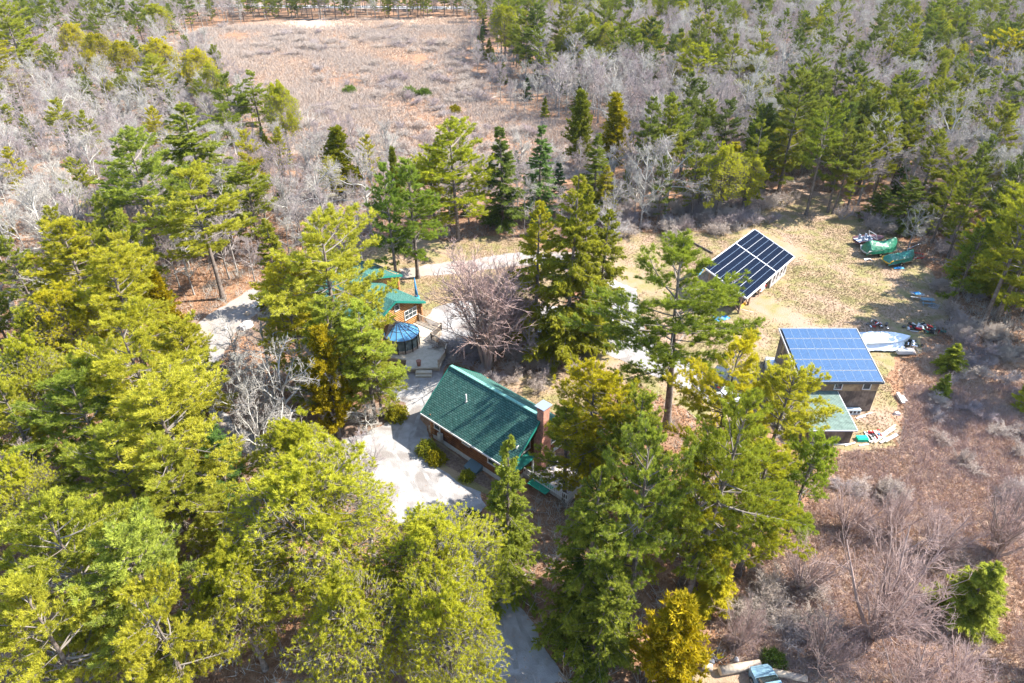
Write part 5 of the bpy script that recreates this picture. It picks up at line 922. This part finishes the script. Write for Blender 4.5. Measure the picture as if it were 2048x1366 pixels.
for sp, y0, y1 in ((4.9, 34, 120), (5.2, 120, 230), (6.8, 230, 460)):
    x, y = scatter(rng, sp, y0, y1); ok, u, v = woods(x, y, None); patch = np.array([noise.noise(Vector((a * .02, b_ * .02, 3))) for a, b_ in zip(x, y)])
    for a, b_, uu, vv, pt_ in zip(x[ok], y[ok], u[ok], v[ok], patch[ok]):
        r_ = rg.random()
        right = uu > 960 + max(0, (vv - 60)) * .9
        if b_ > 400 and 380 < uu < 1000: continue
        if vv > 900 and uu > 1220: continue
        if right and vv < 470:      # mixed wood on the right
            pine = .34 + pt_ * .9
            if r_ < pine: kd = 'white_pine' if rg.random() < .86 else 'pitch_pine'; rec(kd, (a, b_, 0), rg.uniform(12, 19) if kd == 'white_pine' else rg.uniform(9, 13))
            elif r_ < pine + .07: rec('sapling', (a, b_, 0), rg.uniform(5, 9))
            else: rec('bare', (a, b_, 0), rg.uniform(9.5, 15))
        elif vv < 110 and uu < 420:  # upper left corner
            if r_ < .35: rec('white_pine', (a, b_, 0), rg.uniform(12, 18))
            else: rec('bare', (a, b_, 0), rg.uniform(9, 14))
        elif vv < 60: rec('white_pine' if r_ < .5 else 'bare', (a, b_, 0), rg.uniform(9, 14))
        elif uu < 800 and vv < 560:  # grey wood of the upper left
            if r_ < .07: rec('sapling', (a, b_, 0), rg.uniform(4, 8))
            elif r_ < .15: rec('white_pine', (a, b_, 0), rg.uniform(9, 13))
            else: rec('bare', (a, b_, 0), rg.uniform(7.5, 11.5))
        elif uu < 480:               # lower left, closed pine wood
            if r_ < .3: rec('bare', (a, b_, 0), rg.uniform(7, 10))
            elif r_ < .62: rec('white_pine', (a, b_, 0), rg.uniform(11, 15))
            elif r_ < .8: rec('sapling', (a, b_, 0), rg.uniform(4, 7))
        elif uu > 1500:
            if 470 < vv < 700:
                if r_ < .45: rec('white_pine', (a, b_, 0), rg.uniform(12, 17))
                elif r_ < .65: rec('bare', (a, b_, 0), rg.uniform(7, 10))
            elif vv <= 470: rec('bare', (a, b_, 0), rg.uniform(7, 11))
        elif vv < 520:
            if r_ < .2: rec('sapling', (a, b_, 0), rg.uniform(4, 7))
            elif r_ < .75: rec('bare', (a, b_, 0), rg.uniform(6, 9.5))
        else:
            if r_ < .12: rec('sapling', (a, b_, 0), rg.uniform(3, 5))
            elif r_ < .3: rec('bare', (a, b_, 0), rg.uniform(5, 7.5))
# thin trees in front of the far road
for i in range(26): x_ = 500 + i * 17.5 + rg.uniform(-7, 7); p = P0(x_, rg.uniform(22, 40)); rec('white_pine', p, rg.uniform(13, 17), 5.5, None, 3)
# marsh shrubs
x, y = scatter(rng, 5.2, 105, 330); m_ = pip(x, y, MARSH); x, y = x[m_], y[m_]
for a, b_ in zip(x, y):
    k_ = noise.noise(Vector((a * .03, b_ * .03, 8))) + (.38 if b_ < 175 else (.12 if b_ < 230 else -.12))
    if rg.random() < .28 + k_ * 1.2: rec('shrub', (a, b_, 0), rg.uniform(1.2, 2.8) * (1.2 if b_ > 200 else 1), rg.uniform(3.5, 6.5))
# brush along edges of the meadow and lawn
for (x0, y0, x1, y1, n, s) in ((1190, 470, 1500, 432, 34, 2.4), (1250, 440, 1560, 410, 34, 2.6), (880, 745, 1080, 790, 14, 1.6), (900, 700, 1150, 730, 20, 2.0), (1700, 425, 1900, 470, 18, 2.6), (1880, 480, 1940, 700, 22, 2.2), (1850, 780, 2040, 940, 12, 1.5), (1700, 1000, 2040, 980, 9, 1.8), (1460, 1180, 1640, 1260, 12, 2.0), (1900, 640, 2040, 780, 16, 2.0)):
    for i in range(n): p = P0(x0 + (x1 - x0) * rg.random() + rg.uniform(-25, 25), y0 + (y1 - y0) * rg.random() + rg.uniform(-14, 14)); rec('shrub', p, s * rg.uniform(.7, 1.3), s * rg.uniform(1.2, 1.9))

# --- which are things of their own, and which are the far mass
for t in TREES: t['size'] = t['h'] / depth_of((t['p'].x, t['p'].y, t['h'] / 2)); t['u'], t['vv'] = Q((t['p'].x, t['p'].y, t['h'] * .6))
KEEP = {'white_pine': 235, 'pitch_pine': 60, 'bare': 290, 'shrub': 285, 'sapling': 110}
single, mass = [], []
for k in PROTO:
    L_ = sorted([t for t in TREES if t['kind'] == k], key=lambda t: (t['label'] is None, -t['size'])); vis = [t for t in L_ if -60 < t['u'] < IW + 60 and t['vv'] < IH + 120]; off = [t for t in L_ if not (-60 < t['u'] < IW + 60 and t['vv'] < IH + 120)]
    n = KEEP.get(k, 999); single += vis[:n]; mass += vis[n:] + off
print('trees', len(TREES), 'single', len(single), 'mass', len(mass), {k: sum(t['kind'] == k for t in single) for k in PROTO})
LAND = [(60, 90, 'in the upper left corner wood'), (250, 60, 'behind the golden ridge pines'), (90, 250, 'in the grey wood by the left edge'), (260, 210, 'in the grey wood below the ridge pines'), (430, 260, 'around the tall dark spruce'), (90, 400, 'in the wood above the left edge pines'), (280, 400, 'between the tall upper left pines'), (580, 320, 'in the grey wood beside the marsh left edge'), (620, 420, 'in the grey wood behind the log house'), (60, 620, 'among the left edge pines'), (230, 720, 'under the tall airy left pine'), (430, 560, 'beside the left drive'), (120, 950, 'in the lower left wood'), (380, 900, 'near the double trunk pine'), (560, 800, 'between left drive and gravel lot'), (420, 1200, 'at the bottom left centre'), (760, 480, 'by the back lawn'), (960, 430, 'behind the reddish bare trees'), (1100, 480, 'near the hemlock clump'), (650, 20, 'before the far road'), (850, 25, 'before the far road near its right end'), (600, 110, 'on the far pale part of the marsh'), (800, 110, 'on the far middle of the marsh'), (940, 130, 'at the shaded far corner of the marsh'), (650, 200, 'in the middle left of the marsh'), (850, 210, 'in the middle of the marsh'), (1050, 250, 'in the right arm of the marsh'), (750, 300, 'at the near side of the marsh'), (950, 320, 'at the near side of the marsh behind the bright pine'), (1200, 330, 'beside the two pointed cedars'), (1060, 60, 'at the marsh corner pines'), (1160, 100, 'right of the marsh corner pines'), (1300, 60, 'in the top centre right wood'), (1300, 180, 'left of the bright layered pine'), (1440, 110, 'right of the bright layered pine'), (1560, 60, 'in the top wood left of the distant house'), (1800, 50, 'around the distant grey house'), (1960, 50, 'in the top right corner wood'), (1650, 150, 'in the wood below the distant house left'), (1820, 160, 'in the wood below the distant house'), (1980, 170, 'around the golden forked pine'), (1350, 300, 'in the wood above the carport left'), (1480, 300, 'in the wood above the carport'), (1620, 300, 'around the straight pale trunks'), (1760, 290, 'in the wood above the boats'), (1900, 300, 'in the wood at the right side'), (2020, 330, 'by the right edge wood'), (1350, 440, 'in the brush left of the carport'), (1820, 430, 'in the brush behind the boats'), (1960, 520, 'behind the slanting trunk pine'), (1960, 720, 'in the shaded brush at right'), (1900, 900, 'on the brush slope at right'), (1860, 1050, 'in the upper right thicket'), (1560, 1200, 'above the cut logs'), (1000, 740, 'below the reddish bare trees'), (1300, 700, 'beside the central pine'), (1150, 1000, 'beside the drooping spruce'), (1350, 1050, 'between the two tall lower pines'), (800, 900, 'beside the gravel lot'), (960, 780, 'behind the cabin roof')]
ORD = ['leftmost', 'second', 'third', 'fourth', 'fifth', 'sixth', 'seventh', 'eighth', 'ninth', 'tenth', 'eleventh', 'twelfth', 'thirteenth', 'fourteenth', 'fifteenth', 'sixteenth', 'seventeenth', 'eighteenth', 'nineteenth', 'twentieth']
DESC = {'white_pine': 'layered green pine', 'pitch_pine': 'round tufted pine', 'spruce': 'dark spruce', 'cedar': 'cedar', 'sapling': ['bright young evergreen', 'dark young evergreen'], 'bare': ['pale grey bare tree', 'purplish bare tree', 'pale grey bare tree', 'purplish bare tree', 'pale grey bare tree', 'purplish bare tree'], 'red_bare': 'many stemmed bush', 'shrub': ['brownish bare shrub', 'tangled bare shrub', 'purplish bare shrub']}
GROUP = {'white_pine': 'pines of the woods', 'pitch_pine': 'round pines of the woods', 'bare': 'leafless trees of the woods', 'sapling': 'young evergreens under the trees', 'shrub': 'bare shrubs of marsh and edges', 'spruce': 'spruces', 'cedar': 'cedars', 'red_bare': 'many stemmed thicket bushes'}
cells = {}
for t in single:
    if t['label'] is None:
        d = DESC[t['kind']]; d = d[t['v'] % len(d)] if isinstance(d, list) else d; l_ = min(LAND, key=lambda q: math.hypot(q[0] - t['u'], q[1] - t['vv'])); cells.setdefault((d, l_[2]), []).append(t)
for (d, l_), ts in cells.items():
    ts.sort(key=lambda t: t['vv']); nrow = 1 if len(ts) <= 7 else (2 if len(ts) <= 16 else 3); per = -(-len(ts) // nrow)
    for r_ in range(nrow):
        row = sorted(ts[r_ * per:(r_ + 1) * per], key=lambda t: t['u']); rn = '' if nrow == 1 else ((' back row', ' front row') if nrow == 2 else (' back row', ' middle row', ' front row'))[r_]
        for i, t in enumerate(row): t['label'] = (f'{d} {l_},{rn} {ORD[min(i, 19)]} from left' if len(row) > 1 and i else (f'{d} {l_},{rn} leftmost' if len(row) > 1 else f'{d} {l_}' + (f',{rn}' if rn else ', the only one')))
hand_ = [t for t in TREES[:HAND]]
for t in single:
    (cr, tm, H), r_ = PROTO[t['kind']][t['v']]; nm, cat_ = NAMES[t['kind']]
    if tm is None:
        o = link(nm, cr, None, t['p']); o.scale = (t['s'] * t['k'], t['s'] * t['k'], t['s']); o.rotation_euler = (0, 0, t['rz'])
    else:
        o = empty(nm, t['p'], t['rz']); o.scale = (t['s'] * t['k'] * (e1 := rg.uniform(.88, 1.12)), t['s'] * t['k'] / e1, t['s']); o.rotation_euler = (rg.gauss(0, .022), rg.gauss(0, .022), t['rz'])
        tr = link('trunk', tm, o); tr.scale = (1 / t['k'] ** .5, 1 / t['k'] ** .5, 1); link('crown', cr, o)
    tag(o, t['label'], cat_, GROUP.get(t['kind']))
    hue = next((c for k_, c in (('golden', (1.12, 1.0, .8)), ('hemlock', (1.05, 1.02, .9)), ('drooping', (.95, .98, .9)), ('blue green', (.45, .72, 1.5)), ('deep green', (.6, .8, 1.1)), ('dark', (.62, .74, .95)), ('soft green', (.8, 1.0, 1.5)), ('pale green', (.95, 1.05, 1.5)), ('bright', (1.05, 1.05, .9))) if k_ in t['label']), None) if t['label'] and t in hand_ else None
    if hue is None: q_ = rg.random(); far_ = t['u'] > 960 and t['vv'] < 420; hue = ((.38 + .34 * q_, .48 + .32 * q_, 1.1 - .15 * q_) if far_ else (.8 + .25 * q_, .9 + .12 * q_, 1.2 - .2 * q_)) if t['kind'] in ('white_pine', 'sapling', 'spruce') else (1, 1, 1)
    if len(t['label'].split()) > 16: o['label'] = t['label'].replace('the ', '')
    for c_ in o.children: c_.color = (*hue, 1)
# the rest of the woods: one mass of trees, each placed on its own point
hid = {}
def mass_object(name, recs):
    me = bpy.data.meshes.new(name); me.from_pydata([tuple(t['p']) for t in recs], [], [])
    src = []
    for t in recs:
        k = (t['kind'], t['v'])
        if k not in src: src.append(k)
    a = me.attributes.new('which', 'INT', 'POINT'); a.data.foreach_set('value', [src.index((t['kind'], t['v'])) for t in recs])
    a = me.attributes.new('rz', 'FLOAT', 'POINT'); a.data.foreach_set('value', [t['rz'] for t in recs])
    a = me.attributes.new('sc', 'FLOAT_VECTOR', 'POINT'); a.data.foreach_set('vector', [c for t in recs for c in (t['s'] * t['k'], t['s'] * t['k'], t['s'])])
    ng = bpy.data.node_groups.new(name, 'GeometryNodeTree'); ng.interface.new_socket('Geometry', in_out='INPUT', socket_type='NodeSocketGeometry'); ng.interface.new_socket('Geometry', in_out='OUTPUT', socket_type='NodeSocketGeometry')
    N = ng.nodes; Lk = ng.links; gi = N.new('NodeGroupInput'); go = N.new('NodeGroupOutput'); jn = N.new('GeometryNodeJoinGeometry')
    for i, (k, v) in enumerate(src):
        (cr, tm, H), r_ = PROTO[k][v]
        if (k, v) not in hid:
            c = bpy.data.collections.new(f'{k}_{v}')
            for m_ in (cr, tm):
                if m_ is not None: c.objects.link(bpy.data.objects.new('source', m_))
            hid[(k, v)] = c
        ci = N.new('GeometryNodeCollectionInfo'); ci.inputs[0].default_value = hid[(k, v)]
        ip = N.new('GeometryNodeInstanceOnPoints'); Lk.new(gi.outputs[0], ip.inputs['Points']); Lk.new(ci.outputs[0], ip.inputs['Instance'])
        def named(dt, nm): q = N.new('GeometryNodeInputNamedAttribute'); q.data_type = dt; q.inputs[0].default_value = nm; return next(s for s in q.outputs if s.enabled and s.name == 'Attribute')
        cmp_ = N.new('FunctionNodeCompare'); cmp_.data_type = 'INT'; cmp_.operation = 'EQUAL'
        ins = [s for s in cmp_.inputs if s.type == 'INT']; Lk.new(named('INT', 'which'), ins[0]); ins[1].default_value = i; Lk.new(cmp_.outputs[0], ip.inputs['Selection'])
        cx = N.new('ShaderNodeCombineXYZ'); Lk.new(named('FLOAT', 'rz'), cx.inputs[2]); er = N.new('FunctionNodeEulerToRotation'); Lk.new(cx.outputs[0], er.inputs[0]); Lk.new(er.outputs[0], ip.inputs['Rotation']); Lk.new(named('FLOAT_VECTOR', 'sc'), ip.inputs['Scale'])
        Lk.new(ip.outputs[0], jn.inputs[0])
    Lk.new(jn.outputs[0], go.inputs[0]); o = link(name, me); md = o.modifiers.new('woods', 'NODES'); md.node_group = ng; return o
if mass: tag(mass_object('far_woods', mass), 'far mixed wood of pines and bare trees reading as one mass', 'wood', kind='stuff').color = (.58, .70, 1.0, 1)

# evergreen bushes at the cabin, along the lot
BU = [(proto_bush(71, 'rhododendron', 1.0, 1.3, 'wp'), 'bushy'), (proto_bush(72, 'evergreen_bush', 1, 1.2, 'ce'), 'x'), (proto_bush(73, 'evergreen_bush', 1, .9, 'dg', n=420, k=8, L=.3, w_=.05), 'x')]
for i, (x, y, s, m_, lab) in enumerate(((855, 905, 1.15, 0, 'pale green rhododendron at the cabin corner'), (874, 922, 1.05, 1, 'golden round bush right of the pale rhododendron'), (934, 958, .8, 0, 'small yellow green bush along the cabin front'), (1000, 985, .7, 0, 'low bush at the cabin right front corner'), (795, 835, 1.3, 1, 'golden shrub in the dark planting bed'), (560, 680, 1.0, 2, 'dark green bush below the big boulder'), (820, 190, 2.4, 2, 'left green bush alone in the marsh'), (848, 192, 2.2, 2, 'right green bush alone in the marsh'), (700, 185, 2.0, 2, 'dull green bush at the marsh left'), (910, 225, 1.6, 1, 'small golden bush low in the marsh'), (960, 1060, 1.2, 2, 'dark bush at the lower lot edge'), (940, 1040, 1.0, 2, 'second dark bush at the lower lot edge'), (1545, 1325, 1.0, 2, 'small dark green bush above the long log'))):
    o = link('evergreen_bush', BU[m_][0], None, P0(x, y)); o.scale = (s, s, s); o.rotation_euler = (0, 0, i * 1.7); tag(o, lab, 'bush')

# --- ground cover: what nobody could count
def cover(name, label, cat_, pts, m, k, L, w_, spread, up=.8, seed=0, jit=.0, tall=None):
    r2 = np.random.default_rng(seed); n = len(pts); c = np.column_stack([pts, np.zeros(n) + .02]); g = Geo(); g.needles(r2, c, np.tile([[0, 0, up]], (n, 1)), k, L, w_, spread, r2.uniform(0, 1, n), 0)
    o = link(name, g.mesh(name, [M[m]])); return tag(o, label, cat_, kind='stuff')
def sample(r2, n, polys, x0, x1, y0, y1, clump=.3, seed=0, avoid=None, fq=1.0):
    x = r2.uniform(x0, x1, n * 3); y = r2.uniform(y0, y1, n * 3); ok = pip(x, y, polys[0])
    for z in polys[1:]: ok |= pip(x, y, z)
    if avoid: ok &= ~inside_any(x, y, avoid)
    x, y = x[ok], y[ok]; kk = np.sin(x * .21 * fq + seed + np.sin(y * .07)) * np.cos(y * .17 * fq + seed * 2 + np.sin(x * .09)) + .6 * np.sin(x * .53 * fq + y * .41 * fq + seed); sel = r2.uniform(-1, 1, len(x)) * .9 < kk + clump; return np.column_stack([x, y])[sel][:n]
r2 = np.random.default_rng(9)
mz = [MARSH]; bx = lambda zs: (min(p[0] for z in zs for p in z), max(p[0] for z in zs for p in z), min(p[1] for z in zs for p in z), max(p[1] for z in zs for p in z))
a, b_, c, d = bx(mz)
cover('marsh_reeds', 'pale dry reeds and thatch covering the marsh', 'reeds', sample(r2, 36000, mz, a, b_, c, d, .5, 1, fq=.25), 'reed', 9, .8, .13, .6, seed=1)
cover('marsh_brush', 'low purplish brush tangled over the marsh', 'brush', sample(r2, 26000, mz, a, b_, c, min(d, 330), -.05, 4, fq=.3), 'tw_marsh', 12, 1.35, .07, .55, seed=2)
bs = ZONES['brush_slope']; a, b_, c, d = 15, 110, 26, 85
cover('slope_brambles', 'matted dry brambles and leaves on the right slope', 'brambles', sample(r2, 60000, bs, a, b_, c, d, .9, 2), 'bramble', 8, .38, .055, 1.0, seed=3)
cover('slope_twigs', 'thin reddish twigs over the lower right slope', 'twigs', sample(r2, 26000, bs, a, b_, 26, 66, .4, 5), 'tw_red', 9, .8, .03, .7, seed=4)
W_ = [(-160, 26), (160, 26), (230, 240), (-230, 240)]
cover('leaf_litter', 'brown fallen leaves over the forest floor', 'leaf litter', sample(r2, 90000, [[(-60, 26), (45, 26), (90, 120), (-100, 120)]], -100, 90, 26, 120, .8, 3, OPEN), 'leaf', 5, .2, .10, 1.4, .3, seed=5)
cover('underbrush', 'grey twiggy underbrush between the trees', 'underbrush', sample(r2, 60000, [W_], -230, 230, 26, 240, .5, 6, OPEN + BUILD), 'tw_grey', 10, 1.4, .045, .6, seed=6)
mw = ZONES['meadow'] + ZONES['lawn'] + ZONES['grass_strip']; a, b_, c, d = bx(mw)
cover('grass', 'short dry grass on the meadow and lawns', 'grass', sample(r2, 90000, mw, a, b_, c, d, .15, 7, ZONES['gravel_drive']), 'drygrass', 6, .18, .045, 1.0, seed=7)
g_ = ZONES['gravel_drive']; a, b_, c, d = bx(g_)
cover('drive_litter', 'scattered dead leaves and twigs on the gravel', 'leaf litter', sample(r2, 14000, g_, a, b_, c, d, -.1, 8), 'leaf', 3, .16, .06, 1.6, .2, seed=8)
# ------------------------------------------------ air between the camera and the far woods
b = MB(); b.box(-4010, 4010, -1510, 6010, -1, 56); hz = bpy.data.materials.new('haze'); hz.use_nodes = True; n = hz.node_tree.nodes; L = hz.node_tree.links
n.remove(n['Principled BSDF']); pv = n.new('ShaderNodeVolumePrincipled'); pv.inputs['Color'].default_value = (.82, .90, 1, 1); pv.inputs['Density'].default_value = HAZE; pv.inputs['Anisotropy'].default_value = .2
L.new(pv.outputs[0], n['Material Output'].inputs['Volume']); o = b.build('haze', hz); tag(o, kind='stuff')
SC.cycles.volume_bounces = 0; SC.cycles.volume_max_steps = 32
